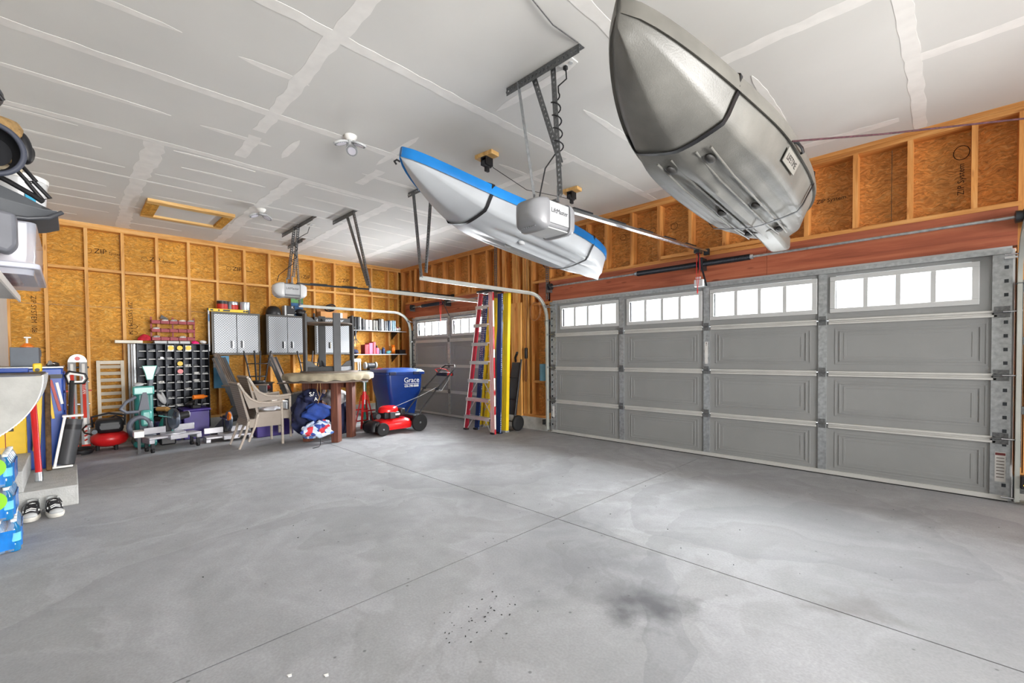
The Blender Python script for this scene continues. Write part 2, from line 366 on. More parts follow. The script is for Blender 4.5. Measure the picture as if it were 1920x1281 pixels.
for (x, y0, y1) in ((4.4, -5.9, -4.75), (4.39, -4.55, -4.0), (5.6, -5.9, -4.85), (5.6, -4.55, -4.1), (4.4, -3.1, -2.4), (5.6, -2.2, -1.4), (6.8, -5.3, -4.4), (6.8, -2.4, -1.5), (7.9, -1.9, -.9), (8.1, -5.0, -3.9), (9.3, -2.6, -1.2), (4.4, -1.6, -.8)):
    strip(x, y0, x, y1, .06, .3, True)
for (y, x0, x1) in ((-3.1, 4.7, 5.5), (-3.85, 4.2, 4.7), (-2.9, 6.3, 7.1)): strip(x0, y, x1, y, .07, .3, True)

# back wall: studs faces at x = 0, sheathing behind
wb = boxp('wall_back', (-.19, -.17, -6.1, .17, 0, CH+.03), WALLP, None, kind='structure')
SP = .4064; Y0 = -5.588
edges = [-6.05, -4.80, -3.58, -2.36, -1.14, .12]
for i in range(5):
    for z0, z1, mm in ((.2, 2.0, OSB), (2.004, CH, OSB)):
        boxp('sheathing_panel', (-.155, -.14, edges[i]+.002, edges[i+1]-.002, z0, z1), mm, wb)
def stud(x0, x1, y0, y1, z0, z1, m, parent, name='stud'): boxp(name, (x0, x1, y0, y1, z0, z1), m, parent)
for k in range(-1, 14):
    y = Y0+k*SP; j = random.uniform(-.004, .004); stud(-.14, 0+j/2, y-.019+j, y+.019+j, .24, CH-.078, PINE_Z, wb)
    y2 = y+SP
    if k < 13: boxp('blocking', (-.14, 0, y+.019, y2-.019, 2.515, 2.553), PINE_Y, wb)
boxp('blocking', (-.14, 0, Y0+13*SP+.019, -.10, 2.515, 2.553), PINE_Y, wb)
stud(-.14, 0, -.10, -.062, .24, CH-.078, PINE_Z, wb)
for a, b in ((-6.05, -3.2), (-3.2, .14)):
    boxp('top_plate', (-.14, 0, a, b, CH-.078, CH-.040), PINE_Y, wb); boxp('top_plate', (-.14, .004, a, b-.001, CH-.039, CH), PINE_Y, wb)
    boxp('bottom_plate', (-.14, 0, a, b, .20, .24), PINE_Y, wb)
boxp('curb', (-.16, .02, -6.05, .14, 0, .2), CURB, wb)
INK = mat('print_ink', '#38200f', .9)
def zip_mark(y, z, x=-.139):
    text('ZIP', .10, (x, y-.03, z), ROT_X, INK, wb); text('System', .055, (x, y+.14, z-.012), ROT_X, INK, wb)
    text('- - - -- ---- -- --- ---', .026, (x, y+.08, z-.05), ROT_X, INK, wb)
    m = MB(); r = .035
    m.tube([(x, y-.16+r*math.cos(a*PI/10), z-.005+r*math.sin(a*PI/10)) for a in range(20)], .0025, 4, True); part('print_ring', m, INK, wb)
for y, z in ((-4.99, 2.83), (-3.20, 2.80), (-1.20, 2.82), (-4.35, 2.80), (-2.0, 2.80)): zip_mark(y, z)
for y in (-5.72, -4.70, -3.45): text('ZIP SYSTEM 108', .075, (-.139, y, 1.85), (PI/2, PI/2, PI/2), INK, wb)
for y, z in ((-5.65, 1.35), (-4.66, 1.72), (-4.66, 1.62)):
    part('print_ring', MB().tube([(-.139, y+.045*math.cos(a*PI/10), z+.03*math.sin(a*PI/10)) for a in range(20)], .003, 4, True), INK, wb)

# door wall
wf = part('wall_front', (lambda m: (m.box(-.19, .60, .145, .2, 0, CH+.03), m.box(3.12, 4.52, .16, .2, 0, CH+.03), m.box(9.24, 13.6, .16, .2, 0, CH+.03), m.box(.60, 3.12, .16, .2, 2.1, CH+.03), m.box(4.52, 9.24, .16, .2, 2.1, CH+.03)) and m)(MB()), WALLP, kind='structure')
ex = [-.14, 1.2, 2.42, 3.64, 4.86, 6.08, 7.3, 8.52, 9.74, 13.55]
for i in range(9): boxp('sheathing_panel', (ex[i]+.002, ex[i+1]-.002, .14, .155, 2.42, CH), OSB2, wf)
for a, b in ((-.14, .50), (3.2, 4.44), (9.32, 13.55)): boxp('sheathing_panel', (a, b, .14, .155, .2, 2.418), OSB2, wf)
for x in (.385, .57, .80, 1.22, 1.62, 2.015, 2.43, 2.53, 2.94, 3.36, 4.76, 5.15, 5.46, 5.86, 6.26, 6.66, 7.06, 7.46, 7.86, 8.26, 8.66, 9.06):
    j = random.uniform(-.005, .005); stud(x-.019+j, x+.019+j, 0, .14, 2.42, CH-.078, PINE_R, wf)
for x in (.02, 3.24, 3.40, 9.52): stud(x-.019, x+.019, 0, .14, .24, CH-.078, PINE_R, wf)
for k, x in enumerate((3.62, 3.66, 3.70, 3.74, 3.86, 3.90, 3.94)): stud(x-.019, x+.018, 0, .14, .24, CH-.078, PINE_R if k % 2 else PINE_Z, wf)
stud(4.44, 4.478, 0, .14, .24, 2.07, PINE_R, wf); stud(4.40, 4.438, 0, .14, .24, CH-.078, PINE_R, wf); stud(4.03, 4.068, 0, .14, .24, CH-.078, PINE_R, wf)
stud(9.30, 9.338, 0, .14, .24, CH-.078, PINE_R, wf); stud(9.345, 9.383, -.0, .14, .24, CH-.078, PINE_R, wf)
stud(.50, .538, 0, .14, .24, 2.07, PINE_R, wf); stud(3.18, 3.218, 0, .14, .24, 2.07, PINE_R, wf)
# short doubled post beside the ladders
for k in range(3): stud(3.60+k*.077, 3.675+k*.077, -.04, -.001, .2, 2.1, PINE_Z if k != 1 else PINE_R, wf, 'post_board')
boxp('blocking', (4.07, 4.40, .0, .14, .765, .803), PINE_X, wf)
boxp('blocking', (3.42, 3.60, .0, .14, 2.03, 2.07), PINE_X, wf); boxp('blocking', (4.07, 4.40, .0, .14, 2.03, 2.07), PINE_X, wf)
for a, b in ((-.14, 5.0), (5.0, 13.55)):
    boxp('top_plate', (a, b, 0, .14, CH-.078, CH-.040), PINE_X, wf); boxp('top_plate', (a, b-.001, -.004, .14, CH-.039, CH), PINE_X, wf)
for a, b in ((.19, 3.22), (4.07, 9.32)):
    boxp('sill_plate', (a, b, -.002, .14, 2.382, 2.42), PINE_X, wf)
boxp('header', (.19, 3.18, 0, .14, 2.07, 2.381), HEADER, wf); boxp('header', (4.20, 7.50, 0, .14, 2.07, 2.381), HEADER, wf); boxp('header', (7.504, 9.30, 0, .14, 2.07, 2.381), HEADER, wf)
boxp('opener_backing_board', (6.30, 7.62, -.04, -.003, 2.425, 2.463), PINE_X, wf)
for a, b in ((.0, .5), (3.2, 4.47), (9.30, 13.55)):
    boxp('bottom_plate', (a, b, 0, .14, .2, .24), PINE_X, wf); boxp('curb', (a, b, -.03, .16, 0, .2), CURB, wf)
for z, t in ((2.72, 'ZIP'), ): 
    for x in (7.62, 8.05): text('ZIP System', .055, (x, .138, 2.78), (PI/2, 0, .02), INK, wf)
text('ZIP System', .06, (8.98, .138, 2.72), (PI/2, -PI/2, 0), INK, wf)
part('print_ring', MB().tube([(8.98+.05*math.cos(a*PI/10), .138, 2.95+.06*math.sin(a*PI/10)) for a in range(20)], .003, 4, True), INK, wf)
for x in (5.3, 5.66, 6.4, 6.1, 7.2): part('print_ring', MB().tube([(x+.045*math.cos(a*PI/10), .138, 2.86+.04*math.sin(a*PI/10)) for a in range(20)], .0025, 4, True), INK, wf)
# house wall and the side beyond the camera
wl = boxp('wall_left', (-.14, 13.6, -6.02, -5.95, 0, CH), WALLP, None, kind='structure')
boxp('plywood_edge', (.0, .06, -5.95, -5.925, .2, 3.1), PINE_Z, wl)
wr = part('wall_right', (lambda m: (m.box(13.5, 13.6, -6.0, -5.0, 0, CH), m.box(13.5, 13.6, -1.4, .16, 0, CH), m.box(13.5, 13.6, -5.0, -1.4, 2.55, CH)) and m)(MB()), WALLP, kind='structure')  # unseen end wall; its opening is added to let the fill light in

# ---------------------------------------------------------------- garage doors
def garage_door(name, x0, x1, stiles, lite_cols, label):
    d = thing(name, label, 'garage door', ((x0+x1)/2, -.05, 0)); d['kind'] = 'structure'
    H = 2.05; hs = H/4; yb = -.045
    cols = [x0+.02]+stiles+[x1-.02]
    for r in range(4):
        z0 = r*hs+.004; z1 = (r+1)*hs-.004
        if r < 3:
            boxp('door_section', (x0, x1, yb, -.005, z0+(.012 if r == 0 else 0), z1), DOORP, d)
        else:
            m = MB(); m.box(x0, x1, yb, -.005, z1-.075, z1); m.box(x0, x1, yb, -.005, z0, 1.655)
            xs = [x0]+[v for c in lite_cols for v in c]+[x1]
            for i in range(0, len(xs), 2): m.box(xs[i], xs[i+1], yb, -.005, 1.6551, z1-.0751)
            part('door_section', m, DOORP, d, smooth=0)
        for a, b in zip(cols, cols[1:]):
            if r == 3: continue
            # raised moulding of the pressed panel, seen from its back as stepped frames
            m = MB()
            for ins, w, h in ((.10, .012, .0032), (.135, .010, .005), (.17, .02, .002)):
                A, B, C_, D_ = a+ins, b-ins, z0+ins*.75, z1-ins*.75
                for bx in ((A, B, C_, C_+w), (A, B, D_-w, D_), (A, A+w, C_+w, D_-w), (B-w, B, C_+w, D_-w)):
                    m.box(bx[0], bx[1], yb-h, yb, bx[2], bx[3])
            part('panel_moulding', m, DOORP, d, bevel=.0015)
    for c0, c1 in lite_cols:
        m = MB(); za, zb = 1.655, 1.966
        for bx in ((c0-.045, c1+.045, za-.045, za), (c0-.045, c1+.045, zb-.045, zb), (c0-.045, c0, za, zb-.045), (c1, c1+.045, za, zb-.045)): m.box(bx[0], bx[1], yb-.014, -.0, bx[2], bx[3])
        f = part('window_frame', m, WINF, d, bevel=.003)
        w = (c1-c0)/4
        for k in range(1, 4): boxp('muntin', (c0+k*w-.017, c0+k*w+.017, yb-.008, -.004, za, zb-.045), WINF, f)
        for k in range(4): boxp('pane', (c0+k*w+.012, c0+(k+1)*w-.012, -.022, -.018, za, zb-.045), GLASS, f)
    for k, x in enumerate([x0+.045]+stiles+[x1-.045]):
        end = k in (0, len(stiles)+1); w = .055 if end else .035
        m = MB(); m.box(x-w, x+w, yb-.012, yb, .03, H-.01)
        for zz in [i*.055+.06 for i in range(36)]:
            for dx in ((-.018, .018) if not end else (-.03, 0, .03)):
                if random.random() < .75: m.box(x+dx-.005, x+dx+.005, yb-.0135, yb-.012, zz, zz+.01)
        part('stile', m, GALV, d, smooth=0)
        if end:
            m = MB(); sg = 1 if k else -1
            for zz in [i*.11+.12 for i in range(17)]: m.box(x+sg*.022-.012, x+sg*.022+.012, yb-.0145, yb-.0125, zz, zz+.028)
            part('stile_slots', m, DSTEEL, d, smooth=0)
        for r in range(1, 4):
            z = r*hs; m = MB(); m.box(x-w*.8, x+w*.8, yb-.022, yb-.012, z-.045, z+.045); m.cyl((x-w*.9, yb-.027, z), (x+w*.9, yb-.027, z), .008, n=8)
            part('hinge', m, GALVD, d)
    for r in (1, 2, 3):
        z = r*hs
        for a, b in zip(cols, cols[1:]):
            m = MB(); A, B = a+.05, b-.05
            m.box(A, B, yb-.022, yb, z-.040, z-.022); m.box(A, B, yb-.012, yb, z-.021, z-.006); m.box(A, B, yb-.022, yb, z-.005, z+.014)
            part('strut', m, STRUTM, d, bevel=.002)
    boxp('bottom_rail', (x0, x1, yb-.02, yb, .012, .05), STRUTM, d); boxp('weather_seal', (x0, x1, yb, -.005, 0, .012), RUBBER, d)
    boxp('top_strut', (x0, x1, yb-.04, yb, H-.05, H-.01), GALV, d)
    # stop moulding above and beside the door
    boxp('stop_trim', (x0-.01, x1+.01, -.002, .12, 2.045, 2.069), WINF, d)
    for xa, xb in ((x0-.025, x0+.025), (x1-.025, x1+.025)): boxp('stop_trim', (xa, xb, .0, .15, 0, 2.044), WINF, d)
    # vertical tracks, brackets, rollers, curve and horizontal run
    for sg, x in ((-1, x0-.05), (1, x1+.05)):
        m = MB(); yc = -.10; R = .38; zt = 2.15; pts = [(yc, .03), (yc, zt-R)]
        for i in range(1, 9): a = i/8*PI/2; pts.append((yc-R+R*math.cos(a), zt-R+R*math.sin(a)))
        pts.append((-2.42, zt))
        prof = [(-.008, .025), (.018, .025), (.018, .02), (-.003, .02), (-.003, -.02), (.018, -.02), (.018, -.025), (-.008, -.025)]
        rings = []
        for i, (y, z) in enumerate(pts):
            p0 = pts[max(0, i-1)]; p1 = pts[min(len(pts)-1, i+1)]; t = Vector((0, p1[0]-p0[0], p1[1]-p0[1])).normalized(); n = Vector((0, -t.z, t.y))
            rings.append([Vector((x, y, z))+Vector((-sg*u*1.0, 0, 0))+n*v for u, v in prof])
        m.loft(rings); part('track', m, TRACKM, d, smooth=30)
        m = MB(); m.box(x-.025*1, x+.025, -.14, -.02, 1.75, 1.755)
        for z in (.12, .75, 1.3, 1.72): m.box(min(x, x+sg*.06), max(x, x+sg*.06), -.08, -.002, z-.03, z+.03)
        m.box(min(x+sg*.012, x+sg*.016), max(x+sg*.012, x+sg*.016), -.09, -.002, .3, 1.78)
        part('track_bracket', m, GALVD, d)
        m = MB()
        for r in (0.08, 1, 2, 3): z = r*hs; m.cyl((x-sg*.09, -.078, z), (x+sg*.012, -.078, z), .006, n=8); m.cyl((x-sg*.003, -.078, z), (x+sg*.012, -.078, z), .02, n=12)
        m.cyl((x-sg*.09, -.15, 1.98), (x, -.15, 1.98), .006, n=8); m.cyl((x-sg*.012, -.15, 1.98), (x, -.15, 1.98), .02, n=12); m.box(min(x-sg*.02, x-sg*.09), max(x-sg*.02, x-sg*.09), -.15, -.06, 1.95, 1.965)
        part('roller', m, CHROME, d)
    return d
GLASS = mat('window_glass', '#ffffff', .02, var=0); _g = GLASS.node_tree.nodes['Principled BSDF']
for l in list(_g.inputs['Base Color'].links): GLASS.node_tree.links.remove(l)
_g.inputs['Base Color'].default_value = (1, 1, 1, 1); _g.inputs['Transmission Weight'].default_value = 1; _g.inputs['IOR'].default_value = 1.1
_nt = GLASS.node_tree; _tr = _nt.nodes.new('ShaderNodeBsdfTransparent'); _mx = _nt.nodes.new('ShaderNodeMixShader'); _mx.inputs[0].default_value = .06
_gl = _nt.nodes.new('ShaderNodeBsdfGlossy'); _gl.inputs['Roughness'].default_value = .03
_nt.links.new(_tr.outputs[0], _mx.inputs[1]); _nt.links.new(_gl.outputs[0], _mx.inputs[2]); _nt.links.new(_mx.outputs[0], _nt.nodes['Material Output'].inputs['Surface'])
WLAB = mat('label_paper', '#cfcdc9', .6)
dd = garage_door('door_1', 4.496, 9.263, [5.742, 6.88, 8.018], [(4.722, 5.655), (5.867, 6.785), (6.963, 7.926), (8.121, 9.047)], 'wide grey double garage door with sixteen lites')
boxp('warning_label', (9.19, 9.25, -.0605, -.0595, .16, .40), WLAB, dd); boxp('label_header', (9.192, 9.248, -.0615, -.0605, .375, .395), mat('label_maroon', '#6d2a2a', .6), dd)
for k_ in range(7): boxp('label_text_line', (9.198, 9.242, -.0612, -.0605, .35-k_*.026, .355-k_*.026), INK, dd)
boxp('warning_label', (6.862, 6.898, -.0585, -.0572, 1.10, 1.36), WLAB, dd); text('!', .06, (6.88, -.059, 1.33), (PI/2, 0, 0), INK, dd)
boxp('warning_label', (4.52, 4.56, -.0605, -.0595, .25, .42), WLAB, dd)
sd = garage_door('door_2', .58, 3.14, [1.86], [(.77, 1.79), (1.99, 3.0)], 'grey single garage door behind the ladders and mower')

def torsion(name, x0, x1, springs, centre, z, label):
    t = thing(name, label, 'door spring', ((x0+x1)/2, -.1, z)); y = -.10
    part('shaft', MB().cyl((x0, y, z), (x1, y, z), .0127, n=10), GALV, t)
    for a, b in springs:
        prof = []; n = int((b-a)/.008)
        for i in range(n): prof += [(.030, i*.008), (.034, i*.008+.004)]
        part('spring', MB().lathe(prof, (a, y, z), (1, 0, 0), 12), mat('spring_black', '#20242c', .45, metal=.5), t)
        for e in (a, b): part('spring_cone', MB().cyl((e-.03, y, z), (e+.03, y, z), .028, n=12), CHROME if e != centre else DSTEEL, t)
    part('centre_bracket', MB().box(centre-.025, centre+.025, y-.04, -.004, z-.07, z+.07), DSTEEL, t, bevel=.004)
    for e, s in ((x0+.03, 1), (x1-.03, -1)):
        part('cable_drum', MB().lathe([(.02, -.03), (.055, -.028), (.055, -.02), (.045, -.018), (.05, .02), (.03, .025)], (e, y, z), (s, 0, 0), 18), DSTEEL, t)
        part('end_bracket', MB().box(e-s*.05-.004, e-s*.05+.004, y-.03, -.003, z-.08, z+.06), GALVD, t)
    return t
torsion('torsion_spring_shaft', 4.50, 9.33, [(6.01, 6.83), (6.85, 7.37)], 6.84, 2.275, 'long torsion shaft with two black springs above the double door')
torsion('torsion_spring_shaft', .60, 3.12, [(1.0, 1.84)], 1.86, 2.275, 'short torsion shaft with one black spring above the single door')
for x, yy, lab in ((3.20, -.012, 'galvanised perforated strap hanging from the ceiling left of the timber post'), (4.395, -.014, 'galvanised perforated strap beside the double door corner')):
    m = MB(); m.box(x-.03, x-.02, yy-.006, yy, 2.1, CH-.001); m.box(x+.02, x+.03, yy-.006, yy, 2.1, CH-.001)
    for k in range(34): z = 2.1+k*.0322; m.box(x-.02, x+.02, yy-.006, yy, z, z+.014)
    solo('steel_strap', m, GALVD, lab, 'steel strap', smooth=0)
# ================================================================ things on the ceiling
def perf(mb, p0, p1, up, w=.042, t=.0025, pitch=.034, hole=.015):
    """one L-shaped perforated flange pair along p0-p1; up = direction of the second flange"""
    p0, p1 = Vector(p0), Vector(p1); d = p1-p0; L = d.length; d.normalize(); u = Vector(up); u = (u-d*u.dot(d)).normalized(); s = d.cross(u).normalized()
    def ob(c, a, b, cc):   # centre, half sizes along d, s, u
        vs = [c+d*a*i+s*b*j+u*cc*k for i in (-1, 1) for j in (-1, 1) for k in (-1, 1)]
        mb.add(vs, [(0, 1, 3, 2), (4, 6, 7, 5), (0, 4, 5, 1), (2, 3, 7, 6), (0, 2, 6, 4), (1, 5, 7, 3)])
    mid = (p0+p1)/2; e = (w-hole)/4
    for (v, n) in ((s, u), (u, s)):
        for q in (e, w-e):
            c = mid+v*q
            if v is s: ob(c, L/2, e, t/2)
            else: ob(c, L/2, t/2, e)
        k = int(L/pitch)
        for i in range(k+1):
            c = p0+d*min(L-.004, i*pitch+.004)+v*w/2
            if v is s: ob(c, (pitch-hole)/2, hole/2, t/2)
            else: ob(c, (pitch-hole)/2, t/2, hole/2)
def hanger(label, bar, struts, solid=(), cat='steel hanger'):
    t = thing('ceiling_hanger', label, cat, ((bar[0][0]+bar[1][0])/2, bar[0][1], CH))
    m = MB(); perf(m, bar[0], bar[1], (0, 0, -1), .058); part('ceiling_bar', m, GALVD, t, smooth=0)
    for i, (a, b) in enumerate(struts):
        m = MB(); perf(m, a, b, (0, 1, 0)); part('perforated_strut', m, GALVD, t, smooth=0)
    for a, b in solid: part('plain_strut', MB().bar(a, b, .028, .003), GALV, t)
    return t
Zc = CH-.004
hanger('perforated steel angle hanger holding the near opener beside the grey kayak', ((6.58, -3.05, Zc), (7.24, -3.05, Zc)), [((6.985, -3.03, 3.19), (6.995, -2.97, 2.32)), ((6.80, -3.02, 3.19), (6.97, -2.93, 2.55))], [((6.70, -3.05, 3.19), (6.775, -2.97, 2.38))])
hanger('long steel ceiling bar with struts down to the far small opener', ((1.30, -2.93, Zc), (2.57, -2.93, Zc)), [((2.02, -2.95, 3.19), (2.07, -3.05, 2.40)), ((1.85, -2.95, 3.19), (1.85, -3.05, 2.40))])
hanger('steel ceiling bar and V struts to the right track of the single door', ((2.53, -2.63, Zc), (3.19, -2.63, Zc)), [((3.13, -2.62, 3.19), (3.19, -2.42, 2.16)), ((2.93, -2.62, 3.19), (3.18, -2.45, 2.20))])
hanger('short steel ceiling bar and strut behind the far small opener', ((.56, -2.60, Zc), (1.26, -2.60, Zc)), [((.86, -2.59, 3.19), (.53, -2.42, 2.16))])
hanger('V shaped perforated struts under the white kayak bow', ((4.25, -2.44, Zc), (4.62, -2.44, Zc)), [((4.32, -2.43, 3.19), (4.45, -2.42, 2.16)), ((4.50, -2.3, 3.19), (4.46, -2.36, 2.22))])

# openers
def opener(loc, label, yend, zend, colour, words_m):
    x, y, z = loc; t = thing('garage_door_opener', label, 'door opener', loc)
    def sq(v, e): return math.copysign(abs(v)**e, v)
    rings = []
    for yy in (-.13, -.125, .125, .13):
        k = .96 if abs(yy) == .13 else 1; r = []
        for i in range(24):
            a = 2*PI*i/24; r.append((x+.115*k*sq(math.cos(a), .3), y+yy, z+.095*k*sq(math.sin(a), .3)))
        rings.append(r)
    part('housing', MB().loft(rings), mat('opener_grey', '#808184', .45, var=.03), t, smooth=50)
    for s in (-1, 1):
        rr = []
        for q, k, dz in ((-.004, 1.12, 0), (.0, 1.13, 0), (.03, 1.10, 0), (.07, .96, .004), (.10, .72, .01), (.118, .35, .02)):
            rr.append([(x+.118*sq(math.cos(2*PI*i/24), .36)*k, y+s*(.115+q), z-.008+dz+.098*sq(math.sin(2*PI*i/24), .36)*k) for i in range(24)])
        ln = part('light_lens', MB().loft(rr), mat('lens_cover_white', '#c4c5c6', .35, var=.03) if x < 5 else mat('lens_cover', '#808184', .35, var=.03), t, smooth=60)
        m = MB()
        for k in range(7): m.cbox((x-.06+k*.02, y+s*.165, z-.098), (.007, .05, .006))
        part('vent_slots', m, MGREY, ln, smooth=0)
    boxp('face_panel', (x+.112, x+.124, y-.105, y+.105, z-.07, z+.075), mat('opener_face_grey', '#a4a6a8', .45), t, bevel=.004)
    text('LiftMaster', .044, (x+.1245, y, z+.015), ROT_X, BLACK, t)
    boxp('bottom_tray', (x-.10, x+.105, y-.115, y+.115, z-.103, z-.094), LGREY, t, bevel=.003)
    part('mount_plate', MB().box(x-.11, x+.11, y-.02, y+.02, z+.094, z+.108).bar((x-.11, y, z+.1), (x-.11, y, z+.2), .02, .003).bar((x+.11, y, z+.1), (x+.11, y, z+.2), .02, .003), GALVD, t)
    p0 = Vector((x, y+.10, z+.115)); p1 = Vector((x, yend, zend)); d = p1-p0
    part('rail', MB().bar(p0, p1, .044, .024), colour, t, bevel=.003)
    for k in range(int(d.length/.5)):
        a = p0+d.normalized()*(.2+k*.5)+Vector((0, 0, .017)); part('rail_cover', MB().bar(a, a+d.normalized()*.25, .048, .010), DSTEEL, t)
    part('header_bracket', MB().box(x-.03, x+.03, yend-.02, -.042 if x > 5 else -.004, zend-.04, zend+.03), DSTEEL, t)
    zr = zend-.03; m = MB(); m.box(x-.03, x+.03, -.36, -.26, zr-.03, zr+.005); m.bar((x, -.31, zr-.03), (x+.02, -.12, zr-.38), .02, .006); part('trolley_arm', m, DSTEEL, t)
    m = MB(); m.tube([(x-.01, -.32, zr-.03), (x-.012, -.33, zr-.25), (x-.005, -.32, zr-.44)], .003, 6); m.tube([(x+.02, -.32, zr-.03), (x+.022, -.315, zr-.2), (x+.0, -.32, zr-.42)], .003, 6); m.ell((x-.003, -.32, zr-.46), (.008, .008, .03), 8, 6)
    part('release_cord', m, RED, t)
    return t
opener((6.885, -2.97, 2.19), 'large light grey opener hanging under the white kayak, nearest the camera', -.06, 2.42, CHROME, 1)
opener((1.96, -3.05, 2.21), 'small light grey opener in front of the back wall', -.03, 2.40, DSTEEL, 1)
# lock bracket hanging by the trolley
m = MB(); m.box(6.80, 6.90, -.22, -.17, 2.0, 2.08); m.box(6.82, 6.88, -.225, -.215, 2.085, 2.11)
solo('switch_box', m, LGREY, 'small grey switch box below the opener rail at the double door', 'switch box', bevel=.004)
# power cords of the openers
def cord(name, pts, r, m, label, cat='cord', group=None): return solo(name, MB().tube(pts, r, 6), m, label, cat, group)
def spiral(a, b, r, turns, n=12):
    a, b = Vector(a), Vector(b); return [a+(b-a)*i/(turns*n)+Vector((r*math.cos(2*PI*i/n), r*math.sin(2*PI*i/n), 0)) for i in range(int(turns*n)+1)]
cord('power_cord', [(7.055, -2.95, 3.17), (7.06, -2.95, 3.10), (7.02, -2.99, 3.05)]+spiral((7.0, -3.0, 3.0), (7.01, -2.97, 2.62), .03, 4.5)+[(6.95, -3.05, 2.5), (6.90, -3.06, 2.30)], .005, BLACK, 'black cord spiralling down the strut of the near opener')
cord('power_cord', [(2.10, -2.80, 3.17), (2.16, -2.85, 3.06), (2.10, -2.93, 3.0)]+spiral((2.05, -2.97, 2.96), (2.08, -3.03, 2.6), .03, 3)+[(2.0, -3.12, 2.5), (1.98, -3.2, 2.42), (1.96, -3.22, 2.33)], .005, BLACK, 'black cord wound down to the small far opener')
for x, y, lab in ((7.07, -2.945, 'white ceiling outlet above the near opener'), (2.12, -2.78, 'white ceiling outlet by the far opener')):
    t = thing('ceiling_outlet', lab, 'outlet', (x, y, CH)); boxp('cover_plate', (x-.058, x+.058, y-.036, y+.036, CH-.008, CH-.0005), WHITE, t, bevel=.003)
    for s in (-.022, .022): part('socket', MB().cyl((x+s, y, CH-.011), (x+s, y, CH-.008), .016, n=14), LGREY, t)
    if x > 5: part('plug', MB().box(x-.036, x-.010, y-.012, y+.012, CH-.035, CH-.011), BLACK, t, bevel=.003)
# wire along the ceiling
cord('ceiling_wire', [(7.24, -3.06, CH-.006), (7.23, -3.3, CH-.012), (7.30, -3.7, CH-.01), (7.28, -4.4, CH-.008)], .004, GALVD, 'thin wire on the ceiling running out over the hanger bar', 'wire')

# ceiling lamps with three folding lens paddles
def ceiling_lamp(x, y, rz, label):
    t = thing('ceiling_lamp', label, 'ceiling lamp', (x, y, CH), rz, world=False)
    part('base', MB().lathe([(.055, 0), (.055, -.012), (.045, -.03), (.03, -.045)], n=24), WHITE, t)
    part('neck', MB().cyl((0, 0, -.04), (0, 0, -.085), .022, n=16), LGREY, t)
    for k in range(3):
        a = k*2*PI/3; c = Vector((math.cos(a)*.085, math.sin(a)*.085, -.095)); tilt = .35
        R = Matrix.Rotation(a, 3, 'Z') @ Matrix.Rotation(tilt, 3, 'Y')
        def pl(m, dz, h, sx, sy, n=24):
            vs = [c+R @ Vector((sx*math.cos(2*PI*i/n), sy*math.sin(2*PI*i/n), z)) for z in (dz, dz+h) for i in range(n)]
            m.add(vs, [(i, (i+1) % n, n+(i+1) % n, n+i) for i in range(n)]+[tuple(range(n))[::-1], tuple(range(n, 2*n))])
        m = MB(); pl(m, 0, .016, .068, .052); p = part('light_panel', m, LGREY, t)
        m = MB(); pl(m, -.006, .006, .045, .034); part('lens', m, GLASSM, p)
        m = MB()
        for i in range(22):
            b = 2*PI*i/22; q = c+R @ Vector((.056*math.cos(b), .043*math.sin(b), -.002)); m.cbox(q, (.004, .004, .008))
        part('vent_ribs', m, MGREY, p, smooth=0)
    return t
ceiling_lamp(5.095, -3.556, .5, 'white three paddle ceiling lamp near the white kayak bow')
ceiling_lamp(2.388, -3.53, 2.0, 'white three paddle ceiling lamp beside the wooden hatch frame')

# hatch frame
t = thing('hatch_frame', 'rectangular pine hatch frame fixed flat to the ceiling over the cabinets', 'hatch frame', (1.48, -4.18, CH)); z0 = CH-.04
for b in ((1.79, 1.90, -4.66, -3.72), (1.06, 1.15, -4.66, -3.72)): boxp('side_board', (b[0], b[1], b[2], b[3], z0, CH-.001), HATCHW, t, bevel=.002)
for b in ((1.151, 1.789, -4.66, -4.53), (1.151, 1.789, -3.83, -3.72)): boxp('end_board', (b[0], b[1], b[2], b[3], z0, CH-.001), OSB, t, bevel=.002)
boxp('hatch_panel', (1.152, 1.788, -4.528, -3.832, CH-.012, CH-.001), DRYW, t)

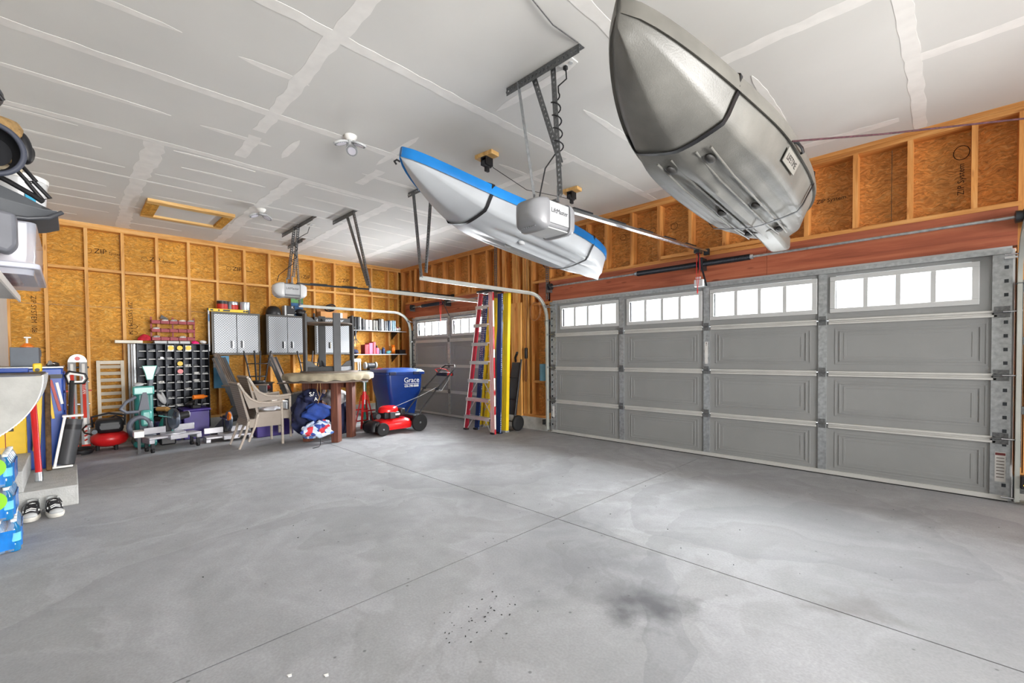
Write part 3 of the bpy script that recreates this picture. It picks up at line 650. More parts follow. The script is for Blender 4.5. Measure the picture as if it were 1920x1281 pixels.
# ---------------------------------------------------------------- kayaks
def prof(e, u):
    c = .80; k = .26 if u > .3 else .26+.3*(.3-u)/.3
    return k*(e/c)**1.5 if e < c else k+(1-k)*((e-c)/(1-c))**.85
def kayak(name, label, loc, rz, L, W, hull_m, rim_m, rock_b, rock_s, depth, pitch=0, feat=1, sk=0, lift=.15):
    """local: bow at y=0, stern at y=L, z=0 at keel amidships, hull faces down"""
    t = thing(name, label, 'kayak', loc, world=False, rot=(pitch, 0, rz)); NS, NX = 44, 36
    def half(u):
        a = .5
        if u < a: return W/2*(max(0, 1-((a-u)/a)**2.0))**.72
        s = (u-a)/(1-a); return W/2*(1-.0*s)*(max(0, 1-s**3.2))**.62
    def keel(u):
        z = 0
        if u < .38: z = rock_b*((.38-u)/.38)**2.3
        if u > .72: z = rock_s*((u-.72)/.28)**2
        return z
    def gun(u): return depth+ (lift*((.35-u)/.35)**2 if u < .35 else 0)+(.03*((u-.8)/.2)**2 if u > .8 else 0)
    rings = []; rim = []
    for j in range(NS+1):
        u = j/NS; u = .002+.996*u; w = max(half(u), .004); zk = min(keel(u), gun(u)-.02); zg = gun(u); r = []
        for i in range(NX+1):
            s = -1+2*i/NX; x = w*s; e = abs(s); z = zk+(zg-zk)*prof(e, u)
            if feat:
                env = max(0, min(1, (u-.30)/.15))*max(0, min(1, (.97-u)/.06))
                X = x/(W/2); g = math.exp(-((abs(X)-.26)/.075)**2)*.030+math.exp(-((abs(X)-.60)/.06)**2)*.014
                z += g*env
                z -= math.exp(-(X/.05)**2)*.022*env
            r.append((x, u*L, z))
        r.append((w*.96, u*L, zg+.04)); r.append((w*.55, u*L, zg+.055)); r.append((0, u*L, zg+.03)); r.append((-w*.55, u*L, zg+.055)); r.append((-w*.96, u*L, zg+.04))
        rings.append(r)
    m = MB(); m.loft(rings); part('hull', m, hull_m, t, smooth=60, subsurf=0)
    # rim strip round the gunwale
    rings = []
    for sgn in (1, -1):
        rr = []
        for j in range(NS+1):
            u = .002+.996*j/NS; w = max(half(u), .004); zg = gun(u)
            rr.append([(sgn*(w+.006), u*L, zg-.035), (sgn*(w+.012), u*L, zg+.0), (sgn*(w+.004), u*L, zg+.055), (sgn*(w-.02), u*L, zg+.06), (sgn*(w-.02), u*L, zg-.02)])
        part('gunwale_rim', MB().loft(rr), rim_m, t, smooth=60)
    t['_L'] = L
    return t, half, keel, gun
def strap_on(t, half, keel, gun, u, L, W, feat_off=.006, top=None, w=.036):
    """webbing strap round the hull at station u, then up to the pulley"""
    pts = []
    for i in range(25):
        s = -1+2*i/24; e = abs(s); hw = half(u); zk = keel(u); zg = gun(u); pts.append(Vector((hw*s*1.012, 0, zk+(zg-zk)*prof(e, u)-feat_off-.004)))
    pts = [Vector((-half(u)*1.02, 0, gun(u)+.06))]+pts+[Vector((half(u)*1.02, 0, gun(u)+.06))]
    if top: pts = [Vector((-.05, 0, top))]+pts+[Vector((.05, 0, top))]
    m = MB(); vs = []; n = len(pts)
    for i, p in enumerate(pts):
        tt = (pts[min(i+1, n-1)]-pts[max(0, i-1)]).normalized(); nn = Vector((tt.z, 0, -tt.x))*.002
        for dy in (-w/2, w/2):
            for q in (-1, 1): vs.append((p.x+nn.x*q, u*L+dy, p.z+nn.z*q))
    fs = []
    for i in range(n-1):
        o = 4*i; fs += [(o, o+1, o+5, o+4), (o+2, o+6, o+7, o+3), (o, o+4, o+6, o+2), (o+1, o+3, o+7, o+5)]
    fs += [(0, 2, 3, 1), (4*n-4, 4*n-3, 4*n-1, 4*n-2)]
    m.add(vs, fs); return part('strap', m, BLACK, t, 'black webbing strap')
GHULL = mat('grey_kayak_plastic', '#6f6e69', .42, metal=0, var=.25, scale=3.5, bump=.12, bscale=130)
GRIM = mat('grey_kayak_rim', '#6b6963', .4, var=.15)
WHULL = mat('white_kayak_plastic', '#b4b8bc', .35, var=.03)
BRIM = mat('blue_kayak_rim', '#1173bb', .35, var=.45, scale=1.2)
KG = dict(L=3.15, W=.80)
k1, hf, kf, gf = kayak('grey_kayak', 'grey sit-on-top kayak slung hull down under the ceiling at the right', (7.72, -3.42, 2.50), .0, 3.05, .90, GHULL, GRIM, .38, .04, .26, pitch=-.08, lift=.22)
strap_on(k1, hf, kf, gf, .235, 3.05, .9, top=.52, feat_off=.008); strap_on(k1, hf, kf, gf, .72, 3.05, .9, top=.62, w=.022, feat_off=.026)
for u, sx in ((.30, .125), (.30, -.125), (.60, .125), (.60, -.125), (.82, .125), (.82, -.125)):
    m = MB(); m.ell((sx, u*3.05, kf(u)+.012), (.030, .055, .022), 14, 8); part('scupper_recess', m, mat('scupper_dark', '#2b2a28', .6), k1, 'dark scupper hole')
m = MB(); m.prism([(-.03, 0), (.25, -.012), (.50, -.03), (.62, -.02), (.62, .12), (0, .05)], (-.085, 2.46, .0), (0, 1, 0), (0, 0, 1), .17); part('skeg', m, GHULL, k1, bevel=.03)
for sx in (.125, -.125):
    for e in (-.045, .045): part('hull_channel', MB().tube([(sx+e, .80, kf(.27)+.012), (sx+e, 1.2, .006), (sx+e, 2.2, .006), (sx+e*.7, 2.62, .016)], .008, 8), GHULL, k1, smooth=70)
m = MB(); m.tube([(.448, 1.45, .24), (.475, 1.47, .235), (.485, 1.55, .23), (.475, 1.63, .235), (.448, 1.65, .24)], .009, 8); part('carry_handle', m, BLACK, k1)
m = MB(); m.cbox((.418, 1.57, .165), (.006, .28, .09), (0, .44, 0)); part('label_plate', m, mat('label_grey', '#8d8c86', .4), k1); _c, _s = math.cos(.44), math.sin(.44); text('LIFETIME', .055, (.418+.0035*_c, 1.57, .165-.0035*_s), Matrix(((0, _s, _c), (1, 0, 0), (0, _c, -_s))).to_euler(), BLACK, k1)
k2, hf2, kf2, gf2 = kayak('white_kayak', 'white kayak with a blue rim slung hull down from two wood blocks', (5.68, -3.45, 2.54), .0, 2.95, .86, WHULL, BRIM, .34, .0, .22, pitch=-.12)
strap_on(k2, hf2, kf2, gf2, .25, 2.95, .86, top=.44, w=.034, feat_off=.008); strap_on(k2, hf2, kf2, gf2, .76, 2.95, .86, top=.52, w=.026, feat_off=.024)
for sx in (.10, -.10): part('scupper_recess', MB().ell((sx, 1.40, .010), (.028, .045, .02), 14, 8), LGREY, k2)
part('bow_handle', MB().tube([(-.03, -.01, .28), (-.02, -.035, .29), (.02, -.035, .29), (.03, -.01, .28)], .008, 8), BLACK, k2)
# hoist blocks and pulleys
def hoist(x, y, rz, label, bw=.22, bd=.11):
    t = thing('hoist_pulley', label, 'hoist', (x, y, CH), rz, world=False)
    part('wood_block', MB().box(-bw/2, bw/2, -bd/2, bd/2, -.04, -.001), HATCHW, t, bevel=.002)
    part('bracket', MB().box(-.035, .035, -.05, .05, -.052, -.04).box(-.035, -.03, -.05, .05, -.12, -.052).box(.03, .035, -.05, .05, -.12, -.052), BLACK, t)
    for dy in (-.028, .028): part('pulley_wheel', MB().lathe([(.012, -.012), (.034, -.012), (.028, 0), (.034, .012), (.012, .012)], (0, dy, -.10), (1, 0, 0), 18), DGREY, t)
    part('hook', MB().cbox((0, 0, -.15), (.03, .05, .05)), BLACK, t, bevel=.006)
    return t
hoist(5.68, -2.44, .1, 'wooden block with black pulley above the white kayak bow half')
hoist(5.70, -1.10, .1, 'wooden block with black pulley behind the near opener strut')
hoist(7.62, -2.45, .1, 'pulley block hidden above the front strap of the grey kayak'); hoist(7.70, -1.22, .1, 'pulley block above the rear strap of the grey kayak')
cord('hoist_rope', [(5.70, -2.38, CH-.12), (5.71, -1.9, CH-.22), (5.70, -1.16, CH-.13)], .0035, BLACK, 'thin dark hoist rope between the two wooden blocks', 'rope')
cord('hoist_rope', [(8.18, -2.0, 2.61), (8.6, -1.6, 2.645), (9.25, -1.0, 2.72), (10.2, -.02, 2.84)], .006, mat('braided_rope', '#4a2a30', .9, var=.5, scale=60), 'dark braided rope running from the grey kayak to the right wall', 'rope')
solo('hanging_strap', MB().tube([(6.72, -.30, CH-.01), (6.70, -.30, CH-.12), (6.72, -.29, CH-.17), (6.75, -.29, CH-.12), (6.75, -.30, CH-.01)], .008, 6), BLACK, 'black loop strap hanging from the ceiling left of the grey kayak', 'strap')
# ================================================================ things along the back wall
DIAM = None
def diamond():
    m, nt, b = newmat('diamond_plate'); L = nt.links; b.inputs['Metallic'].default_value = .35; b.inputs['Roughness'].default_value = .42
    co = objcoord(nt, world=True); hs = []
    for s in (1, -1):
        mp = nt.nodes.new('ShaderNodeMapping'); mp.inputs['Rotation'].default_value = (s*PI/4, 0, 0); mp.inputs['Scale'].default_value = (1, 1, 1); L.new(co, mp.inputs['Vector'])
        w = nd(nt, 'ShaderNodeTexWave', Scale=11.0); w.bands_direction = 'Y'; L.new(mp.outputs[0], w.inputs['Vector']); hs.append(w.outputs['Fac'])
    mx = nt.nodes.new('ShaderNodeMath'); mx.operation = 'MULTIPLY'; L.new(hs[0], mx.inputs[0]); L.new(hs[1], mx.inputs[1])
    L.new(ramp(nt, mx.outputs[0], [(.05, '#74787d'), (.45, '#aeb1b4')]), b.inputs['Base Color'])
    bp = nd(nt, 'ShaderNodeBump', Strength=.25, Distance=.003); L.new(mx.outputs[0], bp.inputs['Height']); L.new(bp.outputs[0], b.inputs['Normal']); return m
DIAM = diamond(); CABF = mat('cabinet_frame_grey', '#4d4b48', .45, metal=.3, var=.1)
def cabinet(y0, y1, label):
    t = thing('wall_cabinet', label, 'cabinet', (.15, (y0+y1)/2, 1.265), group='diamond plate wall cabinets'); z0, z1 = 1.265, 1.985
    m = MB(); m.box(.005, .285, y0, y0+.02, z0, z1); m.box(.005, .285, y1-.02, y1, z0, z1); m.box(.005, .285, y0+.02, y1-.02, z1-.02, z1); m.box(.005, .285, y0+.02, y1-.02, z0, z0+.02); m.box(.005, .02, y0+.02, y1-.02, z0+.02, z1-.02)
    part('body', m, BLACK, t, smooth=0)
    m = MB(); w = .03
    for b in ((y0, y1, z1-w, z1), (y0, y1, z0, z0+w), (y0, y0+w, z0+w, z1-w), (y1-w, y1, z0+w, z1-w)): m.box(.285, .302, *b)
    part('face_frame', m, CABF, t, bevel=.003)
    yc = (y0+y1)/2
    for a, b, h in ((y0+w+.002, yc-.003, yc-.095), (yc+.003, y1-w-.002, yc+.055)):
        d = boxp('door', (.287, .306, a, b, z0+w+.002, z1-w-.002), DIAM, t, bevel=.004)
        hd = part('handle', MB().box(.306, .309, h, h+.05, z0+.12, z0+.24), mat('handle_dark', '#23262b', .3, metal=.3), d, bevel=.001)
        boxp('finger_recess', (.308, .312, h+.032, h+.05, z0+.12, z0+.24), CHROME, d)
    return t
cabinet(-3.72, -3.0, 'leftmost diamond plate wall cabinet, yellow level lying on top')
cabinet(-2.90, -2.20, 'middle diamond plate wall cabinet with a black helmet on top')
cabinet(-2.06, -1.35, 'rightmost diamond plate wall cabinet, half hidden by the grey pub table')
# level and paint cans on the first cabinet
t = thing('spirit_level', 'yellow spirit level lying on the leftmost wall cabinet', 'level', (.24, -3.43, 1.99))
part('beam', MB().box(.22, .245, -3.745, -3.165, 1.992, 2.042), YELLOW, t, bevel=.003)
for y, w in ((-3.70, .02), (-3.60, .012), (-3.49, .05), (-3.23, .012), (-3.19, .02)): part('vial_window', MB().box(.2445, .2475, y-w, y+w, 2.003, 2.03), BLACK, t)
for y in (-3.755, -3.16): part('end_cap', MB().box(.217, .248, y-.008, y+.008, 1.99, 2.044), BLACK, t, bevel=.003)
CANL = mat('can_label_red', '#b8281c', .45, var=.2, scale=20); CANM = mat('can_metal', '#c3cad0', .3, metal=.7)
for i, (y, lab, a) in enumerate(((-3.53, 'leftmost of the three paint cans on the wall cabinet, black and red label', 1), (-3.36, 'middle paint can on the wall cabinet, red label', 1), (-3.19, 'rightmost paint can on the wall cabinet, mostly bare metal', 0))):
    t = thing('paint_can', lab, 'paint can', (.14, y, 1.987), group='paint cans on the cabinet')
    part('body', MB().lathe([(.080, 0), (.082, .005), (.080, .01), (.080, .19), (.083, .196), (.078, .2), (.07, .194)], (.14 if i != 1 else .10, y, 1.987), n=24), CANM, t)
    cx = .14 if i != 1 else .10
    m = MB(); n = 20; vs = []; a0, a1 = ((-1.5, 1.2) if i == 0 else (-.5, 1.2) if i == 1 else (1.0, 1.6))
    for z in (1.997, 2.13): vs += [(cx+.0815*math.cos(a0+(a1-a0)*k/n), y+.0815*math.sin(a0+(a1-a0)*k/n), z) for k in range(n+1)]
    m.add(vs, [(k, k+1, n+2+k, n+1+k) for k in range(n)]); part('label_band', m, CANL, t)
    if i == 0:
        m = MB(); vs = []
        for z in (2.13, 2.178): vs += [(cx+.0815*math.cos(a0+(a1-a0)*k/n), y+.0815*math.sin(a0+(a1-a0)*k/n), z) for k in range(n+1)]
        m.add(vs, [(k, k+1, n+2+k, n+1+k) for k in range(n)]); part('label_top_band', m, BLACK, t)
# on the second cabinet
t = thing('helmet', 'black round helmet on the middle wall cabinet', 'helmet', (.17, -2.74, 1.987))
part('shell', MB().lathe([(.125, .0), (.13, .03), (.12, .09), (.09, .14), (.045, .165), (.002, .172)], (.17, -2.74, 1.987), n=28, sy=1.0), BLACK, t, smooth=70)
part('brim', MB().lathe([(.12, .0), (.137, .004), (.137, .012), (.12, .02)], (.17, -2.74, 1.987), n=28), DGREY, t)
t = thing('black_box', 'upright black and white carton beside the helmet', 'carton', (.18, -2.50, 1.987))
part('body', MB().box(.10, .26, -2.545, -2.40, 1.987, 2.17), BLACK, t, bevel=.002); part('side_panel', MB().box(.101, .259, -2.575, -2.546, 1.988, 2.169), LGREY, t)
text('K', .06, (.262, -2.44, 2.14), ROT_X, WHITE, t); part('white_stripe', MB().box(.26, .2615, -2.53, -2.42, 1.995, 2.01), WHITE, t)
t = thing('picture_book', 'green and blue flat box standing behind the track on the cabinet', 'flat box', (.06, -2.30, 1.987))
part('cover', MB().box(.04, .07, -2.40, -2.18, 1.987, 2.38), mat('cover_blue', '#225a8c', .5, var=.4, scale=9), t); part('green_top', MB().box(.0705, .072, -2.40, -2.18, 2.25, 2.38), mat('cover_green', '#5f9a58', .5, var=.4), t)
def clutter(name, label, cat, c, r, m, seed, n=7, group=None, k=.55):
    random.seed(seed); t = thing(name, label, cat, c, group=group)
    b = MB()
    b.ell((c[0], c[1], c[2]+r[2]*1.08), r, 14, 9, (random.uniform(-.2, .2), random.uniform(-.2, .2), random.random()))
    part('bundle', b, m[0], t, smooth=70)
    for i in range(n):
        a = random.uniform(0, 6.28); b = MB(); q = (c[0]+math.cos(a)*r[0]*k, c[1]+math.sin(a)*r[1]*k, c[2]+r[2]*random.uniform(.6, 1.6)); s = random.uniform(.25, .5)
        if i % 2: b.ell(q, (r[0]*s, r[1]*s, r[2]*s), 10, 7, (random.random(), random.random(), random.random()))
        else: b.tube([(q[0], q[1]-r[1]*.5, q[2]-r[2]*.2), (q[0]+.01, q[1], q[2]+r[2]*.25), (q[0], q[1]+r[1]*.5, q[2]-r[2]*.1)], min(r)*.16, 6)
        part('loose_piece', b, m[(i+1) % len(m)], t, smooth=70)
    return t
clutter('cable_pile', 'tangle of black cables and gear on the middle cabinet', 'cable pile', (.16, -2.27, 1.987), (.09, .10, .07), [BLACK, DGREY, BLACK, LGREY], 3, 9)
t = thing('orange_bottle', 'small orange topped bottle at the left end of the rightmost cabinet', 'bottle', (.2, -2.03, 1.987)); part('bottle', MB().lathe([(.02, 0), (.022, .05), (.01, .08)], (.2, -2.03, 1.987), n=12), DGREY, t); part('cap', MB().lathe([(.012, .08), (.012, .11)], (.2, -2.03, 1.987), n=10), ORANGE, t)
t = thing('long_carton', 'open brown cardboard tray on the rightmost cabinet', 'carton', (.15, -1.62, 1.987))
CARD = mat('cardboard', '#c08a55', .8, var=.12)
part('tray', MB().box(.06, .28, -1.93, -1.40, 1.987, 1.995).box(.06, .07, -1.93, -1.40, 1.996, 2.10).box(.27, .28, -1.93, -1.40, 1.996, 2.10).box(.071, .269, -1.93, -1.92, 1.996, 2.10).box(.071, .269, -1.41, -1.40, 1.996, 2.10), CARD, t)
part('tape', MB().box(.2805, .2815, -1.56, -1.50, 1.99, 2.09), WHITE, t); part('rear_flap', MB().cbox((.05, -1.72, 2.16), (.006, .42, .14), (0, -.25, .1)), CARD, t)
solo('black_coil', MB().tube([(.17+.07*math.cos(a*PI/12), -1.70+.10*math.sin(a*PI/12), 2.17+.06*math.cos(a*PI/12)+.02) for a in range(24)], .014, 8, True).ell((.17, -1.70, 2.19), (.05, .08, .05), 12, 8, (0, .6, 0)), BLACK, 'black coiled hose and cap in the brown cardboard tray', 'hose')

# pigeon-hole bolt bin rack : 8 columns, 9 rows
NVY = mat('bin_navy_steel', '#0f1826', .45, metal=.2, var=.15); RIMW = mat('bin_label_strip', '#c9cbc8', .5)
t = thing('bolt_bin_rack', 'tall navy steel rack of open bolt bins, pale strip on each shelf', 'bin rack', (.22, -4.21, .10))
ya, yb_, za, zb = -4.665, -3.775, .10, 1.445; nc, nr = 8, 11; cw = (yb_-ya)/nc; rh = (zb-za)/nr
part('back_panel', MB().box(.06, .065, ya, yb_, za, zb), NVY, t)
for k in range(nc+1): part('divider', MB().box(.066, .36, ya+k*cw-.004, ya+k*cw+.004, za, zb), NVY, t)
for r in range(nr+1):
    for c in range(nc):
        if r == nr: part('top_panel', MB().box(.066, .355, ya+c*cw+.0045, ya+(c+1)*cw-.0045, zb-.008, zb), NVY, t); continue
        y0, y1, z = ya+c*cw+.0045, ya+(c+1)*cw-.0045, za+r*rh
        sh = part('shelf', MB().box(.066, .352, y0, y1, z, z+.006), NVY, t)
        part('label_strip', MB().box(.352, .358, y0+.012, y1-.012, z, z+.012), RIMW, sh)
random.seed(5)
SMALLS = [MGREY, DGREY, DGREY, GALV, LGREY, DSTEEL, WHITE]
hp = 0
for r in range(nr):
    for c in range(nc):
        if random.random() < .62 and r > 1:
            y0, z = ya+c*cw+.02, za+r*rh+.006; m = MB(); h = random.uniform(.02, .05)
            for q in range(4): m.cbox((random.uniform(.22, .32), y0+random.uniform(0, cw-.04), z+h*.35+.004), (random.uniform(.02, .06), random.uniform(.015, .05), h*.5), (random.uniform(-.15, .15), random.uniform(-.1, .1), random.random()))
            part('hardware_heap', m, SMALLS[int(random.random()**1.6*7)], t, kind='stuff', smooth=0)
for i, (c, r, m, lab) in enumerate(((3, 10, YELLOW, 'yellow tape measure card in the top row of the bin rack, left of the three'), (4, 10, YELLOW, 'round yellow tape roll in the top row of the bin rack, middle of the three'), (5, 10, YELLOW, 'yellow tape measure card in the top row of the bin rack, right of the three'), (4, 8, YELLOW, 'round yellow tape roll lower in the fifth column of the bin rack'), (4, 7, RED, 'round red tape roll below the yellow one in the bin rack'))):
    y, z = ya+(c+.55)*cw, za+r*rh+.055; q = thing('tape_roll', lab, 'tape roll', (.365, y, z-.035), group='tape rolls on the bin rack')
    if c != 4: part('card', MB().box(.360, .363, y-.038, y+.038, z-.045, z+.04), WHITE, q)
    part('ring', MB().lathe([(.018, 0), (.036, 0), (.036, .018), (.018, .018)], (.364, y, z), (1, 0, 0), 22), m, q); part('hub', MB().cyl((.364, y, z), (.377, y, z), .017, n=14), DRED if c == 4 else BLACK, q)
# steel posts left of the rack and white bar across
for i, y in enumerate((-4.752, -4.717, -4.687)): solo('steel_post', MB().box(.20, .225, y-.013, y+.013, 0, 1.44), LGREY if i < 2 else GALV, ('leftmost', 'middle', 'rightmost')[i]+' of three grey metal strips standing left of the bin rack', 'metal strip', group='metal strips beside the bin rack', bevel=.002)
solo('white_trim_board', MB().box(.16, .34, -4.91, -4.60, 1.447, 1.49), mat('cream_trim', '#d9d2c0', .5), 'cream trim board lying across the left top of the bin rack', 'board', bevel=.003)
# stuff on top of rack
def cloth(name, label, c, r, m, seed, cat='cloth'):
    random.seed(seed); mb = MB(); n, k = 22, 9; rings = []
    ph = [random.uniform(0, 6.28) for _ in range(6)]
    for j in range(k+1):
        v = j/k; rr = []
        for i in range(n):
            a = 2*PI*i/n; w = 1+.18*math.sin(3*a+ph[0]+2*v)+.14*math.sin(5*a+ph[1]-3*v)+.10*math.sin(8*a+ph[2]+4*v); s = math.cos(v*PI/2)**.6
            rr.append((c[0]+r[0]*math.cos(a)*w*s, c[1]+r[1]*math.sin(a)*w*s, c[2]+r[2]*(v+.10*math.sin(4*a+ph[3])*v*(1-v)*4)))
        rings.append(rr)
    mb.loft(rings); return solo(name, mb, m, label, cat, smooth=80)
cloth('red_rag', 'crumpled red rag on the bin rack beside the cream board', (.20, -4.57, 1.492), (.06, .075, .10), mat('red_cloth', '#b3152c', .8, var=.3), 11)
cloth('pink_rag', 'bright pink crumpled rag at the top right of the bin rack', (.30, -3.95, 1.447), (.04, .05, .05), MAGENTA, 12)
for i, (a, b) in enumerate(((-4.46, -4.31), (-4.30, -4.16), (-4.15, -4.02))): solo('clear_parts_case', MB().box(.12, .34, a, b, 1.447, 1.487), LGREY, ('left', 'middle', 'right')[i]+' of three flat clear parts cases on the bin rack', 'parts case', group='parts cases on the bin rack', bevel=.004)
clutter('white_gadget', 'white nozzle and wires on the right end of the bin rack', 'gadget', (.24, -3.83, 1.447), (.05, .05, .03), [WHITE, LGREY, BLACK], 17, 5)
# red stacking bin rack
t = thing('small_bin_rack', 'three tier dark red rail of small stacking bins on top of the bolt rack', 'bin rail', (.12, -4.19, 1.488))
for z in (1.53, 1.66, 1.79): part('rail', MB().box(.075, .09, -4.48, -3.92, z, z+.02), DRED, t)
for y in (-4.48, -4.21, -3.93): part('upright', MB().box(.055, .075, y, y+.02, 1.488, 1.87), DRED, t)
for r in range(3):
    for c in range(5):
        y0 = -4.475+c*.111; y1 = y0+.104; z = 1.50+r*.13
        m = MB(); m.box(.091, .20, y0, y1, z, z+.004); m.box(.195, .20, y0, y1, z+.0045, z+.045); m.box(.091, .194, y0, y0+.004, z+.0045, z+.06); m.box(.091, .194, y1-.004, y1, z+.0045, z+.06); m.box(.091, .095, y0+.0045, y1-.0045, z+.0045, z+.06)
        b = part('small_bin', m, DRED, t, smooth=0)
        if (r, c) in ((2, 1), (2, 3), (1, 0), (0, 0), (0, 3), (2, 2), (2, 4)):
            mm = MB(); mm.ell((.145, (y0+y1)/2, z+.05), (.04, .04, .025), 10, 6, (.3, .2, 1)); mm.cbox((.15, (y0+y1)/2+.01, z+.055), (.05, .06, .02), (.4, .3, .5)); part('bin_contents', mm, WHITE if (r+c) % 2 else LGREY, b, smooth=0)
solo('black_wedge', MB().prism([(0, 0), (.11, 0), (.02, .06)], (.10, -4.37, 1.84), (0, 1, 0), (0, 0, 1), .06), BLACK, 'black wedge shaped case on the top row of red bins', 'case')
# long level hanging left of the first cabinet
t = thing('long_level', 'long pale aluminium level leaning left of the leftmost wall cabinet', 'level', (.28, -3.745, 1.30))
part('beam', MB().box(.255, .30, -3.765, -3.745, 1.33, 2.0), LGREY, t, bevel=.002); part('sticker', MB().box(.3, .3015, -3.763, -3.747, 1.82, 1.94), mat('level_blue', '#2c6a9c'), t); part('vial', MB().box(.3, .3015, -3.763, -3.747, 1.40, 1.43), WHITE, t)

# louvred shutter leaning left
t = thing('louvred_shutter', 'cream louvred shutter leaning on the back wall left of the bin rack', 'shutter', (.22, -4.95, 0), rz=0)
def lx(z): return .30-.22*z/1.19
CRM = mat('cream_paint', '#d3cab8', .55, var=.08)
for y in (-5.105, -4.84): part('side_rail', MB().bar((lx(0), y+.018, 0), (lx(1.19), y+.018, 1.19), .04, .03, (1, 0, 0)), CRM, t)
for z in (.03, 1.165): part('cross_rail', MB().cbox((lx(z), -4.955, z), (.028, .222, .05)), CRM, t)
for k in range(11): z = .12+k*.098; part('louvre', MB().cbox((lx(z), -4.955, z), (.008, .222, .055), (0, .65, 0)), CRM, t)
# aluminium multi-position ladder
t = thing('folding_ladder', 'folded aluminium ladder with red side decals leaning against the back wall', 'ladder', (.40, -5.27, 0))
DECAL = mat('decal_red', '#c2311f', .45); ALU = mat('aluminium', '#c4c8cb', .3, metal=.7, var=.1)
bx, tx = .80, .12; H = 1.30
def lp(y, z, dx=0): return (bx+(tx-bx)*z/H+dx, y, z)
for i, y in enumerate((-5.36, -5.245)):
    part('side_rail', MB().bar(lp(y, .0), lp(y, 1.17), .085, .05, (1, 0, 0)), ALU, t, bevel=.006)
    part('foot', MB().bar(lp(y, .0, .002), lp(y, .07, .002), .088, .055, (1, 0, 0)), ORANGE if 0 else DECAL, t)
    part('rail_groove', MB().bar(lp(y, .02, .028), lp(y, 1.15, .028), .03, .004, (1, 0, 0)), WHITE, t)
    m = MB(); part('red_decal', MB().bar(lp(y, .42, .031), lp(y, .98 if i else 1.0, .031), .036, .004, (1, 0, 0)), DECAL, t)
    for q in range(4): part('decal_stripe', MB().cbox(lp(y, .14+q*.055, .034), (.004, .035, .02), (.6, -.5, 0)), DECAL, t)
    for z in (.10, .40, .78): part('lock_tab', MB().cbox(lp(y+(.06 if i else -.06), z), (.05, .035, .018)), DECAL, t, bevel=.004)
ang = math.atan2(bx-tx, H)
_d = Vector((bx-tx, 0, -H)).normalized(); _n = _d.cross(Vector((0, 1, 0))); _R3 = Matrix((( _d.x, 0, _n.x), (_d.y, 1, _n.y), (_d.z, 0, _n.z))).to_euler()
text('TITAN', .050, lp(-5.245, .80, .044), _R3, WHITE, t); text('TITAN', .045, lp(-5.36, .74, .044), _R3, WHITE, t)
m = MB(); pts = []
for i in range(13): a = PI*i/12; pts.append((lp(0, 1.17)[0]-.025*math.sin(a), -5.3025-.10*math.cos(a), 1.17+.115*math.sin(a)))
m.prism([(.10*math.cos(PI*i/12), .115*math.sin(PI*i/12)) for i in range(13)], (lp(0, 1.17)[0]-.03, -5.3025, 1.17), (0, 1, 0), (-.06, 0, 1), .06); part('hinge_cap', m, ALU, t, bevel=.004)
part('hinge_knob', MB().cyl((lp(0, 1.2)[0]+.028, -5.3025, 1.225), (lp(0, 1.2)[0]+.055, -5.3025, 1.225), .03, n=16), RED, t)
for z in (.3, .6, .9, 1.1): part('rung', MB().cyl(lp(-5.41, z), lp(-5.19, z), .014, n=10), ALU if z < 1 else DSTEEL, t)
# pancake compressor
t = thing('air_compressor', 'red pancake air compressor with a black cover on the floor', 'compressor', (.92, -5.02, 0))
part('tank', MB().lathe([(.02, .05), (.10, .055), (.165, .085), (.195, .14), (.19, .19), (.15, .225), (.05, .235)], (.92, -5.02, 0), n=32), RED, t, smooth=70)
for a in (.5, 2.6, 4.7): part('foot', MB().cyl((.92+.12*math.cos(a), -5.02+.12*math.sin(a), 0), (.92+.12*math.cos(a), -5.02+.12*math.sin(a), .07), .02, n=10), RUBBER, t)
part('motor_cover', MB().box(.78, 1.05, -5.16, -4.88, .235, .42), BLACK, t, bevel=.05); part('shroud_stripe', MB().box(1.051, 1.056, -5.12, -4.92, .30, .34), DGREY, t)
part('handle', MB().tube([(.80, -5.18, .30), (.80, -5.19, .44), (.80, -5.02, .48), (.80, -4.85, .44), (.80, -4.86, .30)], .014, 8), BLACK, t)
part('gauge', MB().cyl((1.05, -5.17, .27), (1.08, -5.17, .27), .028, n=16), DSTEEL, t); part('air_hose', MB().tube([(1.05, -5.2, .24), (1.0, -5.26, .26), (.9, -5.28, .30), (.8, -5.24, .34), (.78, -5.1, .38), (.85, -4.95, .44), (.9, -4.86, .40)], .010, 8), BLACK, t)
# coiled hose by the ladder foot
solo('hose_coil', MB().tube([(1.03+(.13+.012*k/20)*math.cos(k*PI/10), -5.30+(.10+.01*k/20)*math.sin(k*PI/10), .012+k*.0007) for k in range(78)], .011, 7), BLACK, 'coil of black hose on the floor at the foot of the folded ladder', 'hose')

# teal carpet cleaner
t = thing('carpet_cleaner', 'teal and grey upright carpet cleaner standing before the bin rack', 'carpet cleaner', (1.05, -4.66, 0))
TGREY = mat('cleaner_grey', '#5b5f69', .5, var=.1); CL = mat('clear_teal', '#4f9990', .25, var=.1)
part('base', MB().box(.85, 1.25, -4.80, -4.55, .02, .12), TEAL, t, bevel=.04)
part('brush_hood', MB().box(1.10, 1.32, -4.79, -4.56, .10, .22), TGREY, t, bevel=.05)
part('body', MB().box(.95, 1.12, -4.77, -4.57, .12, .78), TEAL, t, bevel=.05)
part('body_trim', MB().prism([(-.05, .15), (.03, .15), (.06, .45), (.03, .76), (-.02, .76), (-.07, .5)], (1.121, -4.67, .0), (0, 1, 0), (0, 0, 1), .02), TGREY, t, bevel=.006)
part('top_band', MB().box(.94, 1.14, -4.79, -4.56, .72, .84), CL, t, bevel=.02)
